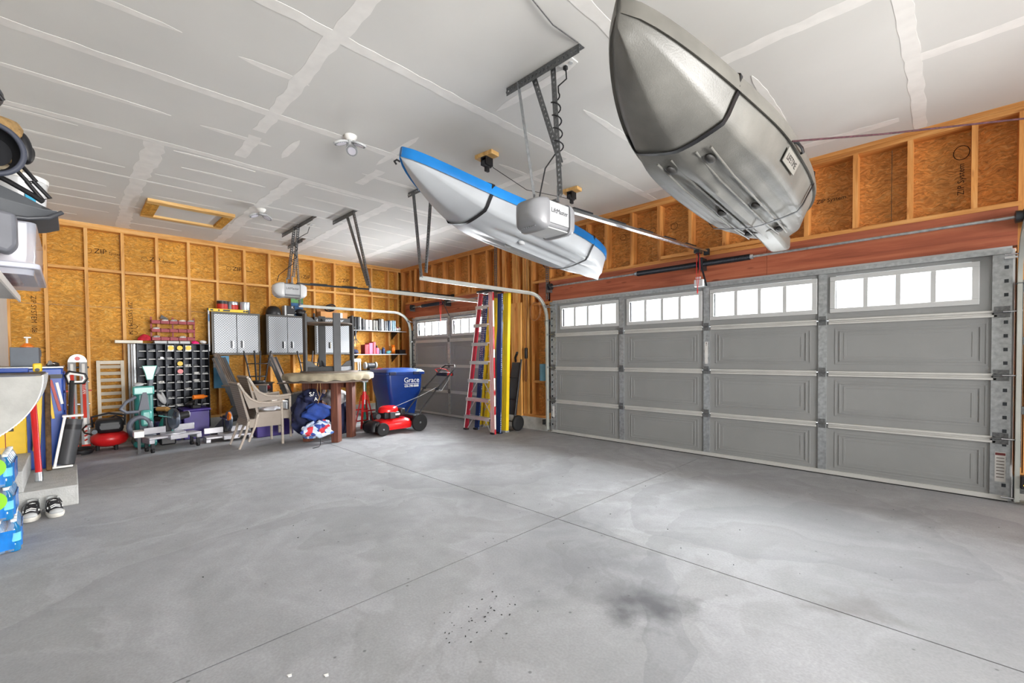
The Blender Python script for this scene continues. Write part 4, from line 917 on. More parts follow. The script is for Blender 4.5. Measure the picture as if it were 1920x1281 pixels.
part('side_loop', MB().tube([(1.13, -4.76, .70), (1.16, -4.86, .64), (1.18, -4.92, .55), (1.18, -4.86, .50), (1.16, -4.74, .50)], .022, 8), TGREY, t, smooth=70)
part('hose_loop', MB().tube([(1.22+.0*i, -4.73+.11*math.cos(i*PI/8), .30+.13*math.sin(i*PI/8)) for i in range(16)], .032, 10, True), TGREY, t, smooth=70)
part('handle_stem', MB().bar((1.05, -4.60, .80), (1.05, -4.58, .98), .05, .05), TGREY, t, bevel=.01)
part('floor_tool', MB().prism([(-.035, 0), (.035, 0), (.055, .10), (.085, .20), (-.085, .20), (-.055, .10)], (1.03, -4.60, .92), (0, 1, 0), (0, 0, 1), .05), CL, t, bevel=.008)
part('tool_wing', MB().prism([(.05, .06), (.10, .10), (.12, .18), (.085, .19)], (1.025, -4.60, .92), (0, 1, 0), (0, 0, 1), .04), TGREY, t, bevel=.006)
part('water_tank', MB().box(1.13, 1.24, -4.72, -4.60, .30, .52), CL, t, bevel=.03)
clutter('rag_pile', 'grey and white rags on the carpet cleaner top', 'rags', (1.08, -4.72, .845), (.05, .06, .02), [LGREY, WHITE, DGREY], 23, 5)
t = thing('teal_hand_tool', 'small teal handheld cleaner beside the upright cleaner', 'handheld cleaner', (1.06, -4.42, 0))
part('tank', MB().loft([[(1.06+.07*k*math.cos(a*PI/8), -4.42+.10*k*math.sin(a*PI/8), z) for a in range(16)] for z, k in ((.16, .9), (.20, 1), (.28, .95), (.36, .7), (.40, .35))]), mat('teal_dark', '#2f8a80', .4), t, smooth=70)
part('black_base', MB().box(.98, 1.14, -4.51, -4.33, 0, .16), BLACK, t, bevel=.02); part('cap', MB().cyl((1.11, -4.42, .33), (1.14, -4.42, .34), .025, n=12), LGREY, t)
solo('work_gloves', MB().ell((.375, -4.40, .60), (.03, .035, .10), 10, 8, (.5, 0, 0)).ell((.375, -4.37, .62), (.025, .02, .09), 10, 8, (.3, 0, 0)), LGREY, 'pale work gloves hung on the bin rack behind the cleaner', 'gloves')
# mitre saws
def mitre_saw(x, y, label, casters=True, orange=False, rz=0):
    t = thing('mitre_saw', label, 'mitre saw', (x, y, 0), rz, world=False)
    SIL = mat('cast_aluminium', '#b4b3b8', .4, metal=.5, var=.15)
    z0 = .17 if casters else .05
    m = MB(); m.box(-.12, .12, -.30, .30, z0, z0+.03); m.box(-.10, .20, -.10, .10, z0-.02, z0+.045); part('base', m, SIL, t, bevel=.008)
    part('turntable', MB().cyl((.02, 0, z0+.03), (.02, 0, z0+.055), .14, n=28), SIL, t)
    for s in (-1, 1): part('fence', MB().box(-.08, -.06, s*.05 if s > 0 else -.29, .29 if s > 0 else -.05, z0+.056, z0+.14), SIL, t, bevel=.004); part('foot_bracket', MB().box(-.10, .12, s*.27-.03, s*.27+.03, z0-.05, z0), SIL, t, bevel=.006)
    part('arm', MB().bar((-.14, 0, z0+.05), (-.14, 0, z0+.30), .08, .07, (1, 0, 0)), BLACK, t, bevel=.015)
    part('slide_rail', MB().cyl((-.30, .03, z0+.26), (.08, .03, z0+.26), .013, n=10).cyl((-.30, -.03, z0+.26), (.08, -.03, z0+.26), .013, n=10), CHROME, t)
    part('blade_guard', MB().lathe([(.03, -.025), (.13, -.022), (.14, 0), (.13, .022), (.03, .025)], (.05, .0, z0+.24), (0, 1, 0), 28), mat('guard_grey', '#4a5260', .4), t)
    part('blade', MB().lathe([(.02, -.001), (.15, -.001), (.15, .001), (.02, .001)], (.05, .0, z0+.225), (0, 1, 0), 36), CHROME, t)
    part('motor', MB().cyl((.05, .03, z0+.26), (.05, .17, z0+.28), .05, n=20), BLACK, t, bevel=.008)
    part('motor_ring', MB().lathe([(.028, 0), (.045, 0), (.045, .006), (.028, .006)], (.05, .17, z0+.28), (0, 1, 0), 20), LGREY, t)
    part('handle', MB().tube([(.10, -.02, z0+.30), (.16, -.02, z0+.36), (.22, -.02, z0+.34), (.20, -.02, z0+.28), (.13, -.02, z0+.26)], .016, 8, True), ORANGE if orange else DGREY, t)
    if casters:
        for sx in (-.08, .10):
            for sy in (-.26, .26):
                c = part('caster', MB().box(sx-.012, sx+.012, sy-.018, sy+.018, .05, .12), BLACK, t); part('wheel', MB().cyl((sx, sy-.014, .03), (sx, sy+.014, .03), .03, n=16), RUBBER, c)
    return t
mitre_saw(1.50, -4.42, 'silver mitre saw on black casters in front of the carpet cleaner', True, rz=.25)
mitre_saw(1.30, -3.73, 'lower mitre saw with orange handle behind the wicker chairs', False, True, rz=0)
t = thing('side_extension', 'flat silver saw table wing jutting out left of the mitre saw', 'saw wing', (1.62, -4.66, 0))
part('plate', MB().box(1.50, 1.72, -4.80, -4.72, .26, .275), WHITE, t, bevel=.002) if 0 else part('plate', MB().box(1.52, 1.70, -4.83, -4.73, .22, .30), WHITE, t, bevel=.006)
part('leg', MB().box(1.58, 1.62, -4.79, -4.76, 0, .22), BLACK, t)
# power tools heap
def drill(x, y, z, rz, m, label):
    t = thing('cordless_drill', label, 'drill', (x, y, z), rz, world=False, group='cordless tools heaped before the bin rack')
    part('motor_body', MB().cyl((0, -.09, .17), (0, .06, .17), .034, n=14).cyl((0, .06, .17), (0, .11, .17), .022, .014, n=14), m, t, bevel=.004)
    part('grip', MB().bar((0, -.04, .15), (0, -.06, .05), .035, .045, (0, 1, 0)), BLACK, t, bevel=.008); part('battery', MB().box(-.035, .035, -.11, .0, 0, .05), BLACK, t, bevel=.006); part('chuck', MB().cyl((0, .11, .17), (0, .15, .17), .013, n=10), DSTEEL, t)
    return t
solo('haze_purple_tote', MB().box(.42, .86, -4.20, -3.88, 0, .42).box(.40, .88, -4.21, -3.86, .421, .45), mat('haze_purple_tote', '#2f1a6c', .5, var=.25), 'purple lidded tote added below the bin rack in place of lens haze', 'tote', bevel=.01)  # added tote, its purple stands in for lens flare haze
solo('blue_tool_case', MB().box(.45, .82, -4.52, -4.22, 0, .30), mat('case_violet_grey', '#37346b', .6, var=.3), 'dark violet tool case behind the silver mitre saw', 'tool case', bevel=.02)
solo('long_haze_tote', MB().box(1.17, 1.50, -3.40, -2.88, 0, .27).box(1.15, 1.52, -3.42, -2.86, .271, .30), mat('haze_purple_tote', '#3a1d86'), 'low purple tote added behind the wicker chairs for the lens haze', 'tote', bevel=.01)  # second added tote, carries the purple flare tint behind the chairs
drill(.74, -3.98, .452, .3, ORANGE, 'orange cordless drill on the purple tote')
drill(.72, -4.42, .302, -.8, mat('tan_tool', '#b58a50', .5), 'tan cordless driver on the dark tool case')
clutter('cord_heap', 'black cords and sanding gear heaped behind the mitre saw', 'cord heap', (.60, -4.33, .302), (.07, .08, .07), [BLACK, DGREY, TAN, BLACK], 31, 9)
clutter('tool_heap', 'dark power tools heaped beside the orange drill', 'tool heap', (.58, -4.06, .452), (.08, .08, .05), [BLACK, DGREY, POLYB, LGREY], 37, 8)
# ================================================================ chairs, table, bins and shelves by the back wall
def wicker():
    m, nt, b = newmat('grey_wicker'); L = nt.links; co = objcoord(nt); f = []
    for d, s in (('Z', 45.0), ('Y', 45.0)):
        w = nd(nt, 'ShaderNodeTexWave', Scale=s); w.bands_direction = d; L.new(co, w.inputs['Vector']); f.append(w.outputs['Fac'])
    mx = nt.nodes.new('ShaderNodeMath'); mx.operation = 'MULTIPLY'; L.new(f[0], mx.inputs[0]); L.new(f[1], mx.inputs[1])
    L.new(ramp(nt, mx.outputs[0], [(.0, '#8a8076'), (.3, '#a3988d'), (1, '#b8ada2')]), b.inputs['Base Color']); b.inputs['Roughness'].default_value = .7
    bp = nd(nt, 'ShaderNodeBump', Strength=.6, Distance=.004); L.new(mx.outputs[0], bp.inputs['Height']); L.new(bp.outputs[0], b.inputs['Normal']); return m
WICK = wicker(); WTUBE = mat('wicker_frame', '#a69b8f', .6, var=.12, scale=40)
t = thing('wicker_armchair', 'grey wicker armchair at the bottom of the stack of two, feet on the floor', 'armchair', (2.0, -3.53, 0), world=False, group='stacked wicker armchairs')
W = .245      # local x half width, local y forward
for s in (-1, 1):
    x = s*W
    part('rear_leg', MB().tube([(x, -.28, 0), (x, -.20, .20), (x, -.165, .36)], .016, 10), WTUBE, t, smooth=70)
    part('front_leg', MB().tube([(x, .255, 0), (x, .255, .30), (x, .25, .585)], .018, 10), WTUBE, t, smooth=70)
    part('arm', MB().tube([(x, -.27, .86), (x, -.215, .76), (x, -.14, .66), (x, -.04, .605), (x, .10, .592), (x, .26, .605)], .017, 10), WTUBE, t, smooth=70)
    m = MB(); up = [(-.255, .85), (-.21, .75), (-.135, .65), (-.035, .595), (.10, .585), (.24, .59)]; lo = [(-.245, .80), (-.20, .65), (-.16, .53), (-.02, .54), (.10, .54), (.24, .545)]
    poly = up+lo[::-1]; m.prism(poly, (x-.006, 0, 0), (0, 1, 0), (0, 0, 1), .012); part('arm_weave', m, WICK, t, smooth=0)
m = MB(); m.prism([(-.285, .87), (-.265, .87), (-.14, .36), (-.17, .30), (-.20, .30), (-.175, .38)], (-W+.02, 0, 0), (0, 1, 0), (0, 0, 1), 2*W-.04); part('backrest', m, WICK, t, smooth=20)
part('top_rail', MB().tube([(-W, -.275, .87), (0, -.285, .875), (W, -.275, .87)], .016, 10), WTUBE, t, smooth=70)
part('seat', MB().box(-W+.018, W-.018, -.16, .235, .34, .385), WICK, t, bevel=.008)
part('seat_apron', MB().box(-W+.018, W-.018, .236, .25, .25, .385).box(-W-.004, -W+.014, -.16, .235, .27, .385).box(W-.014, W+.004, -.16, .235, .27, .385), WICK, t)
copy_tree(t, loc=(2.0, -3.42, .085), label='grey wicker armchair stacked on top of the other one')
cloth('white_bag', 'crumpled white plastic bag on the seat of the stacked wicker chairs', (2.02, -3.36, .472), (.12, .13, .05), mat('bag_white', '#d4d6dc', .4, var=.1), 41, 'bag')

def adirondack(y, label):
    t = thing('adirondack_chair', label, 'chair', (.60, y, 0), rz=-.42, world=False, group='tall adirondack chairs')
    for k in range(5):
        x = -.23+k*.115; top = 1.30-.05*((k-2)/2)**2*1.6; f = (k-2)*.012
        part('back_slat', MB().bar((x, -.05, .52), (x+f, -.05-.30*(top-.52)/.78, top), .098, .018, (0, 1, 0)), POLYB, t, bevel=.006)
    for z, l in ((1.10, .62), (.70, .58)): yy = -.05-.30*(z-.52)/.78; part('back_rail', MB().box(-l/2, l/2, yy-.045, yy-.012, z-.035, z+.035), POLY, t, bevel=.004)
    for s in (-1, 1):
        part('back_stile', MB().bar((s*.30, -.03, .45), (s*.27, -.31, 1.22), .03, .07, (0, 1, 0)), POLY, t, bevel=.004)
        part('armrest', MB().box(s*.31-.07, s*.31+.07, -.20, .44, .765, .787), POLYB, t, bevel=.006)
        part('front_leg', MB().box(s*.30-.015, s*.30+.015, .30, .42, 0, .764), POLY, t, bevel=.004)
        part('rear_leg', MB().bar((s*.265, -.36, .0), (s*.265, .10, .56), .03, .11, (0, 0, 1)), POLY, t, bevel=.004)
        part('side_rail', MB().bar((s*.283, -.10, .50), (s*.283, .40, .60), .024, .09), POLY, t)
    for k in range(5): part('seat_slat', MB().cbox((0, .0+k*.095, .565+k*.018), (.53, .085, .018), (.18, 0, 0)), POLYB, t, bevel=.004)
    part('footrest', MB().box(-.28, .28, .34, .38, .18, .26), POLY, t, bevel=.004)
    return t
adirondack(-3.38, 'tall grey adirondack chair behind the wicker chairs, left of two'); adirondack(-2.58, 'tall grey adirondack chair partly behind the round table, right of two')
def stool(y, x, rz, label):
    t = thing('bar_stool', label, 'bar stool', (x, y, .788), rz, world=False, group='upturned black bar stools')
    part('seat', MB().lathe([(.02, 0), (.12, 0), (.135, .015), (.13, .05), (.02, .055)], n=24, sy=.8), mat('stool_seat', '#1c1b1d', .4), t, smooth=60)
    for a in range(4):
        b = PI/4+a*PI/2; c, s = math.cos(b), math.sin(b); part('leg', MB().tube([(c*.10, s*.10, .05), (c*.125, s*.125, .16), (c*.15, s*.15, .32), (c*.20, s*.20, .54)], .013, 8), BLACK, t, smooth=70)
    for z, r in ((.33, .152), (.12, .112)): part('ring', MB().tube([(r*math.cos(k*PI/10), r*math.sin(k*PI/10), z) for k in range(20)], .008, 6, True), BLACK, t, smooth=70)
    return t
stool(-3.20, .86, .3, 'upturned black bar stool on the arms of the left adirondack chair'); stool(-2.36, .80, .1, 'upturned black bar stool on the right adirondack chair, next to the table')
solo('blue_sheet', MB().box(.04, .07, -3.66, -3.43, .70, 1.25), mat('pale_blue', '#5f9dc4', .6), 'pale blue sheet standing under the leftmost wall cabinet', 'sheet')
t = thing('white_storage_box', 'white and grey lidded box standing on the low purple tote', 'box', (1.33, -3.15, .301)); part('body', MB().box(1.20, 1.46, -3.36, -2.95, .301, .50), LGREY, t, bevel=.008); part('lid', MB().box(1.195, 1.465, -3.365, -2.945, .501, .53), WHITE, t, bevel=.006); part('label_panel', MB().box(1.4605, 1.464, -3.30, -3.10, .33, .49), WHITE, t)
clutter('seat_clutter', 'red and tan rags on the seat of the left adirondack chair', 'rags', (.64, -3.02, .66), (.08, .07, .045), [DRED, TAN, LGREY], 51, 6)
clutter('white_clutter', 'white and black odds and ends on the right adirondack chair', 'odds and ends', (.66, -2.30, .655), (.14, .10, .06), [BLACK, WHITE, LGREY, WHITE], 52, 8)

# round table under its cloth cover
t = thing('round_table', 'round table under a beige cover on thick red-brown posts', 'table', (2.40, -2.66, 0))
COVER = mat('beige_cover', '#9b917b', .8, var=.2, scale=7, bump=.4, bscale=14)
rings = []; n = 96; R0 = .62
for (rf, z, w) in ((.02, .990, 0), (.7, .989, 0), (.95, .984, .0), (1.0, .972, .004), (1.012, .95, .010), (1.0, .915, .018), (.985, .893, .02)):
    rings.append([(2.40+(R0*rf+w*math.sin(9*2*PI*i/n+1)+w*.7*math.sin(23*2*PI*i/n)) * math.cos(2*PI*i/n), -2.66+(R0*rf+w*math.sin(9*2*PI*i/n+1)+w*.7*math.sin(23*2*PI*i/n))*math.sin(2*PI*i/n), z+w*.5*math.sin(17*2*PI*i/n)) for i in range(n)])
part('cover', MB().loft(rings), COVER, t, smooth=60)
part('underside', MB().cyl((2.40, -2.66, .86), (2.40, -2.66, .888), .55, n=48), POLYB, t)
for (x, y) in ((2.33, -2.955), (2.70, -2.70), (2.46, -2.37), (2.06, -2.66)): part('post', MB().cbox((x, y, .43), (.10, .13, .86), (0, 0, .75)), CEDAR, t, bevel=.006)
for a, b in (((2.38, -2.90), (2.64, -2.73)), ((2.12, -2.62), (2.40, -2.40))): part('apron', MB().bar((a[0], a[1], .80), (b[0], b[1], .80), .04, .10), CEDAR, t)
part('tie_string', MB().tube([(2.78, -2.98, .90), (2.77, -2.99, .76), (2.80, -2.97, .66), (2.79, -2.99, .58)], .004, 6).tube([(2.80, -2.96, .90), (2.80, -2.95, .70), (2.77, -2.98, .62)], .004, 6), TAN, t)
# grey pub table frame on the cover
t = thing('pub_table', 'grey four legged tall side table frame standing on the round table', 'side table', (2.33, -2.63, .99))
def pt(lx, ly, z): c, s = math.cos(.70), math.sin(.70); return (2.33+lx*c-ly*s, -2.63+lx*s+ly*c, z)
LG = [(.24, -.24), (.24, .24), (-.24, .24), (-.24, -.24)]
for i, (a, b) in enumerate(LG): part('leg', MB().cbox(pt(a, b, 1.43), (.028, .105, .84) if i in (0, 2) else (.105, .028, .84), (0, 0, .0)), POLY, t, bevel=.003)
part('base_disc', MB().cyl((2.33, -2.63, .991), (2.33, -2.63, 1.012), .40, n=48), POLYB, t, bevel=.003)
for (a, b) in ((0, 1), (1, 2), (2, 3), (3, 0)): p, q = pt(*LG[a], 1.045), pt(*LG[b], 1.045); part('lower_rail', MB().bar(p, q, .022, .06), POLY, t)
part('round_shelf', MB().cyl((2.33, -2.63, 1.70), (2.33, -2.63, 1.722), .33, n=48), POLYB, t, bevel=.004)
for i, (a, b) in enumerate(LG):
    for z, sg in ((1.723, 1), (1.075, 1)):
        p = Vector(pt(a, b, z)); c = Vector((2.33, -2.63, z)); d = (c-p).normalized(); p = p+d*.02
        part('gusset', MB().prism([(0, 0), (.16, 0), (.12, .02), (.07, .07), (.0, .09)], p, d, (0, 0, 1), .018), POLY, t)
part('knob', MB().cyl((2.30, -2.58, 1.722), (2.30, -2.58, 1.77), .010, n=10).cyl((2.36, -2.60, 1.012), (2.36, -2.60, 1.06), .010, n=10), LGREY, t)

# pile of clothes between the table posts
random.seed(61)
def blob(name, label, c, r, m, seed, n=26, k=14, amp=.16, cat='clothes', group=None):
    random.seed(seed); ph = [random.uniform(0, 6.28) for _ in range(8)]; rings = []
    for j in range(1, k):
        th = PI*j/k; rr = []
        for i in range(n):
            a = 2*PI*i/n; w = 1+amp*(math.sin(3*a+ph[0]+th*2)+.7*math.sin(5*a+ph[1]-th*4)+.5*math.sin(9*a+ph[2]+th*5))*math.sin(th)
            rr.append((c[0]+r[0]*math.sin(th)*math.cos(a)*w, c[1]+r[1]*math.sin(th)*math.sin(a)*w, max(c[2]-r[2]+.001, c[2]+r[2]*math.cos(th)*(1+amp*.5*math.sin(4*a+ph[3])))))
        rings.append(rr)
    return solo(name, MB().loft(rings), m, label, cat, group, smooth=80)
PATT = newmat('printed_cloth'); _m, _nt, _b = PATT; _v = nd(_nt, 'ShaderNodeTexVoronoi', Scale=16.0); _nt.links.new(objcoord(_nt), _v.inputs['Vector'])
_sep = _nt.nodes.new('ShaderNodeSeparateColor'); _nt.links.new(_v.outputs['Color'], _sep.inputs[0]); _r = ramp(_nt, _sep.outputs[0], [(.0, '#b9c7dc'), (.3, '#4a6fb0'), (.5, '#dfe4ee'), (.7, '#c0303a'), (.85, '#2a3f86')])
for n_ in _nt.nodes:
    if n_.type == 'VALTORGB': n_.color_ramp.interpolation = 'CONSTANT'
_nt.links.new(_r, _b.inputs['Base Color']); _b.inputs['Roughness'].default_value = .85; PATM = PATT[0]
CLB = mat('blue_cloth', '#1d3a80', .85, var=.35, scale=9)
a_ = blob('dark_garment', 'dark navy jacket bundle bulging out of the heap under the table', (2.40, -3.04, .40), (.14, .15, .27), NAVY, 1, amp=.26); 
b_ = blob('navy_tshirt', 'navy shirt with white letters draped over the clothes heap', (2.50, -2.80-.17, .66), (.12, .13, .10), NAVY, 2, amp=.3)
text('SA', .085, (2.64, -3.0, .70), (PI/2-.4, 0, PI/2), WHITE, b_); text('A', .07, (2.645, -2.96, .63), (PI/2-.2, 0, PI/2), WHITE, b_)
blob('blue_garment', 'bright blue shirt in the middle of the heap of clothes', (2.58, -2.93, .44), (.10, .17, .12), CLB, 3, amp=.3)
blob('printed_garment', 'white, red and blue printed cloth at the bottom of the heap of clothes', (2.62, -2.93, .20), (.13, .21, .12), PATM, 4, amp=.3)
blob('white_pillow', 'grey and white printed cushion high behind the table posts', (2.28, -2.52, .60), (.10, .18, .13), mat('grey_white_cloth', '#aaa8a8', .9, var=.5, scale=14), 5, cat='cushion')
blob('black_sack', 'black sack filled with clothes between the rear table posts', (2.22, -2.42, .28), (.14, .20, .26), NAVY, 6, cat='sack')
solo('floor_strap', MB().tube([(2.85, -2.98, .12), (2.87, -3.0, .02), (2.90, -3.03, .008), (2.93, -3.12, .006)], .006, 6), BLACK, 'black strap trailing from the clothes heap onto the floor', 'strap')

# jack stands
t = thing('jack_stand', 'red jack stand with grey post right of the round table', 'jack stand', (1.80, -1.82, 0))
for a in range(4):
    b = PI/4+a*PI/2; c, s = math.cos(b), math.sin(b); part('leg', MB().bar((1.80+c*.05, -1.82+s*.05, .56), (1.80+c*.17, -1.82+s*.17, .0), .035, .01, (c, s, 0)), RED, t)
part('collar', MB().cyl((1.80, -1.82, .48), (1.80, -1.82, .62), .045, .03, n=12), RED, t); part('post', MB().cyl((1.80, -1.82, .40), (1.80, -1.82, .78), .02, n=10), GALV, t); part('saddle', MB().box(1.76, 1.84, -1.87, -1.77, .78, .80).box(1.76, 1.84, -1.87, -1.855, .80, .82).box(1.76, 1.84, -1.785, -1.77, .80, .82), GALV, t)
for z in (.10, .30): part('brace', MB().bar((1.80+.15-.2*z*.4, -1.82-.15+.2*z*.4, z), (1.80+.15-.2*z*.4, -1.82+.15-.2*z*.4, z), .02, .02).bar((1.80-.15+.2*z*.4, -1.82-.15+.2*z*.4, z), (1.80-.15+.2*z*.4, -1.82+.15-.2*z*.4, z), .02, .02), RED, t)
solo('green_frame', MB().box(1.2, 1.24, -1.55, -1.50, 0, .86).box(1.2, 1.24, -1.75, -1.56, .83, .86), mat('green_paint', '#1d6a58', .5), 'dark green upright frame behind the jack stand', 'frame', bevel=.004)

# blue wheeled bin
t = thing('wheeled_bin', 'big blue wheeled refuse bin with white lettering behind the mower', 'bin', (2.0, -1.32, 0))
BIN = mat('bin_blue', '#0b2f74', .35, var=.12)
def rr(x0, x1, y0, y1, z, r=.06, n=5):
    o = []
    for cx, cy, a0 in ((x1-r, y1-r, 0), (x0+r, y1-r, PI/2), (x0+r, y0+r, PI), (x1-r, y0+r, 1.5*PI)):
        for k in range(n+1): a = a0+k/n*PI/2; o.append((cx+r*math.cos(a), cy+r*math.sin(a), z))
    return o
part('body', MB().loft([rr(1.72, 2.18, -1.52, -1.08, .03), rr(1.69, 2.23, -1.56, -1.02, .45), rr(1.67, 2.27, -1.61, -.97, .62), rr(1.66, 2.28, -1.64, -.95, .90)]), BIN, t, smooth=40)
part('rim', MB().loft([rr(1.63, 2.32, -1.67, -.92, .90), rr(1.63, 2.32, -1.67, -.92, .945)]), BIN, t, bevel=.008)
part('lid', MB().loft([rr(1.62, 2.33, -1.68, -.92, .946), rr(1.66, 2.28, -1.64, -.96, .985), rr(1.80, 2.15, -1.5, -1.10, 1.01)]), mat('lid_blue', '#1d3f7c', .3), t, smooth=40)
for y in (-1.58, -1.12): part('lid_catch', MB().box(2.325, 2.35, y-.06, y+.06, .90, .955), mat('catch_navy', '#0c1b3f', .4), t, bevel=.006)
part('lettering_rule', MB().box(2.281, 2.283, -1.335, -1.035, .735, .742), WHITE, t)
g1 = text('Grace', .125, (2.284, -1.185, .80), ROT_X, WHITE, t, ext=.002); g2 = text('636-398-0000', .062, (2.28, -1.185, .70), ROT_X, WHITE, t, ext=.004, sx=.80)
for y in (-1.60, -1.0): part('wheel', MB().cyl((1.70, y-.02, .11), (1.70, y+.02, .11), .11, n=22), RUBBER, t)

# lawn mower, nose towards the table
t = thing('lawn_mower', 'red and black petrol lawn mower on the floor in front of the blue bin', 'lawn mower', (2.55, -1.7, 0)); MR = mat('mower_red', '#cf1518', .25, var=.08)
def wheel(x, y, r, w, nm='wheel'):
    q = part(nm, MB().lathe([(r*.7, -w/2), (r*.95, -w/2), (r, -w*.3), (r, w*.3), (r*.95, w/2), (r*.7, w/2)], (x, y, r), (1, 0, 0), 30), RUBBER, t, smooth=40)
    part('wheel_disc', MB().lathe([(.012, w*.45), (r*.25, w*.35), (r*.72, w*.40), (r*.72, -w*.40), (.012, -w*.40)], (x, y, r), (1, 0, 0), 30), mat('wheel_grey', '#626463', .6), q)
    for k in range(6): a = k*PI/3; part('spoke', MB().cbox((x+w*.42, y+math.cos(a)*r*.45, r+math.sin(a)*r*.45), (.006, r*.3, r*.16), (a, 0, 0)), mat('wheel_spoke', '#6f7170', .5), q)
    part('hub_cap', MB().cyl((x+w*.40, y, r), (x+w*.56, y, r), r*.13, n=12), CHROME, q)
wheel(2.79, -2.02, .10, .05); wheel(2.33, -2.02, .10, .05); wheel(2.81, -1.38, .14, .05); wheel(2.31, -1.38, .14, .05)
part('deck', MB().loft([rr(2.34, 2.76, -2.02, -1.45, .07, .12), rr(2.33, 2.77, -2.04, -1.43, .13, .12), rr(2.36, 2.74, -2.0, -1.46, .20, .12), rr(2.44, 2.66, -1.94, -1.54, .235, .08)]), MR, t, smooth=50)
part('front_apron', MB().loft([rr(2.40, 2.70, -2.15, -2.0, .06, .05), rr(2.40, 2.70, -2.15, -2.0, .15, .05), rr(2.44, 2.66, -2.10, -1.98, .20, .04)]), BLACK, t, smooth=50)
part('rear_guard', MB().box(2.36, 2.74, -1.46, -1.30, .12, .26), BLACK, t, bevel=.02)
part('engine_block', MB().box(2.44, 2.68, -1.93, -1.66, .23, .34), BLACK, t, bevel=.02)
part('engine_cover', MB().loft([[(2.56+.13*k*math.cos(a*PI/10), -1.80+.16*k*math.sin(a*PI/10), z) for a in range(20)] for z, k in ((.33, 1.0), (.37, 1.02), (.41, .9), (.43, .6), (.435, .15))]), MR, t, smooth=70)
part('fuel_tank', MB().box(2.45, 2.67, -1.64, -1.55, .26, .38), BLACK, t, bevel=.02); part('air_filter', MB().box(2.68, 2.74, -1.86, -1.77, .24, .34), DGREY, t, bevel=.01); part('white_decal', MB().box(2.681, 2.684, -1.75, -1.66, .28, .31), WHITE, t)
part('muffler', MB().cyl((2.50, -2.0, .28), (2.62, -2.0, .28), .04, n=14), DGREY, t)
for x in (2.36, 2.74):
    part('handle_tube', MB().tube([(x, -1.36, .22), (x, -1.30, .32), (x, -.98, .66), (x, -.66, .93)], .012, 8), BLACK, t, smooth=60)
    part('fold_knob', MB().cyl((x-.02, -.98, .66), (x+.025, -.98, .66), .024, n=10), DSTEEL, t)
part('handle_loop', MB().tube([(2.36, -.68, .915), (2.36, -.60, 1.0), (2.42, -.55, 1.05), (2.68, -.55, 1.05), (2.74, -.60, 1.0), (2.74, -.68, .915)], .013, 8), BLACK, t, smooth=60)
part('control_console', MB().box(2.40, 2.72, -.76, -.60, .86, .93), BLACK, t, bevel=.02); part('red_console_label', MB().box(2.721, 2.724, -.74, -.64, .87, .915), RED, t)
part('throttle_bail', MB().tube([(2.38, -.70, .92), (2.38, -.76, .98), (2.55, -.78, 1.0), (2.72, -.76, .98), (2.72, -.70, .92)], .006, 6), RED, t)
part('starter_cord', MB().tube([(2.66, -1.72, .42), (2.72, -1.3, .56), (2.74, -1.0, .68)], .003, 6).tube([(2.75, -.98, .66), (2.76, -.9, .62), (2.76, -.75, .80), (2.75, -.7, .88)], .003, 6), LGREY, t)

# wall shelves with cases
def shelf(z, label, y0=-1.36, y1=-.06):
    t = thing('wall_shelf', label, 'shelf', (.15, -.7, z), group='black wall shelves by the small door'); part('board', MB().box(.005, .305, y0, y1, z-.012, z), DGREY, t, bevel=.002); part('front_edge', MB().box(.306, .312, y0, y1, z-.014, z+.002), LGREY, t)
    for y in (y0+.18, y1-.2): part('bracket', MB().prism([(0, 0), (.28, 0), (.26, -.02), (.03, -.16), (0, -.16)], (.005, y, z-.013), (1, 0, 0), (0, 0, 1), .006), BLACK, t)
shelf(1.765, 'upper black wall shelf holding the row of tool cases'); shelf(1.265, 'lower black wall shelf with red cases and an orange reel')
CASES = [(-1.32, .115, .245, BLACK, 'black tool case with yellow label at the left end of the upper shelf'), (-1.195, .09, .24, DGREY, 'dark case with pale edge, second from the left on the upper shelf'), (-1.09, .055, .21, DGREY, 'slim dark case leaning third on the upper shelf'), (-1.02, .16, .195, LGREY, 'wide pale grey case on the upper shelf'), (-.845, .11, .19, mat('warm_grey', '#8f8d88', .5), 'warm grey rounded case in the middle of the upper shelf'), (-.725, .13, .225, BLACK, 'tall black case with bright spine on the upper shelf'), (-.585, .09, .19, MGREY, 'mid grey case right of the tall bright one'), (-.485, .085, .20, mat('navy_case', '#15304c', .4), 'navy case on the upper shelf'), (-.39, .085, .205, mat('steel_blue_case', '#8fb0c4', .4), 'pale steel blue case, rightmost of the row on the upper shelf')]
for i, (y, w, h, m, lab) in enumerate(CASES):
    t = thing('tool_case', lab, 'tool case', (.18, y+w/2, 1.767), group='tool cases on the upper shelf')
    lean = (0, -.02, .0); part('shell', MB().box(.05, .29, y+.002, y+w/2-.001, 1.767, 1.767+h+.03), m, t, bevel=.012); part('shell_half', MB().box(.05, .292, y+w/2+.001, y+w-.002, 1.767, 1.767+h+.03-.004), LGREY if i in (1, 2, 5, 7) else m, t, bevel=.012)
    part('latch', MB().box(.292, .298, y+w/2-.012, y+w/2+.012, 1.80, 1.83), DSTEEL, t)
    if i == 0: part('yellow_label', MB().box(.2905, .2915, y+.01, y+.05, 1.79, 1.83), YELLOW, t)
clutter('ornament_pile', 'small white and red figures at the right end of the upper shelf', 'odds and ends', (.20, -.21, 1.767), (.05, .07, .05), [WHITE, TAN, RED, WHITE], 71, 7)
t = thing('hanging_brush', 'dark splayed clamp hanging below the left end of the upper shelf', 'clamp', (.30, -1.27, 1.60)); part('stem', MB().cyl((.32, -1.25, 1.60), (.32, -1.25, 1.752), .012, n=8), DSTEEL, t)
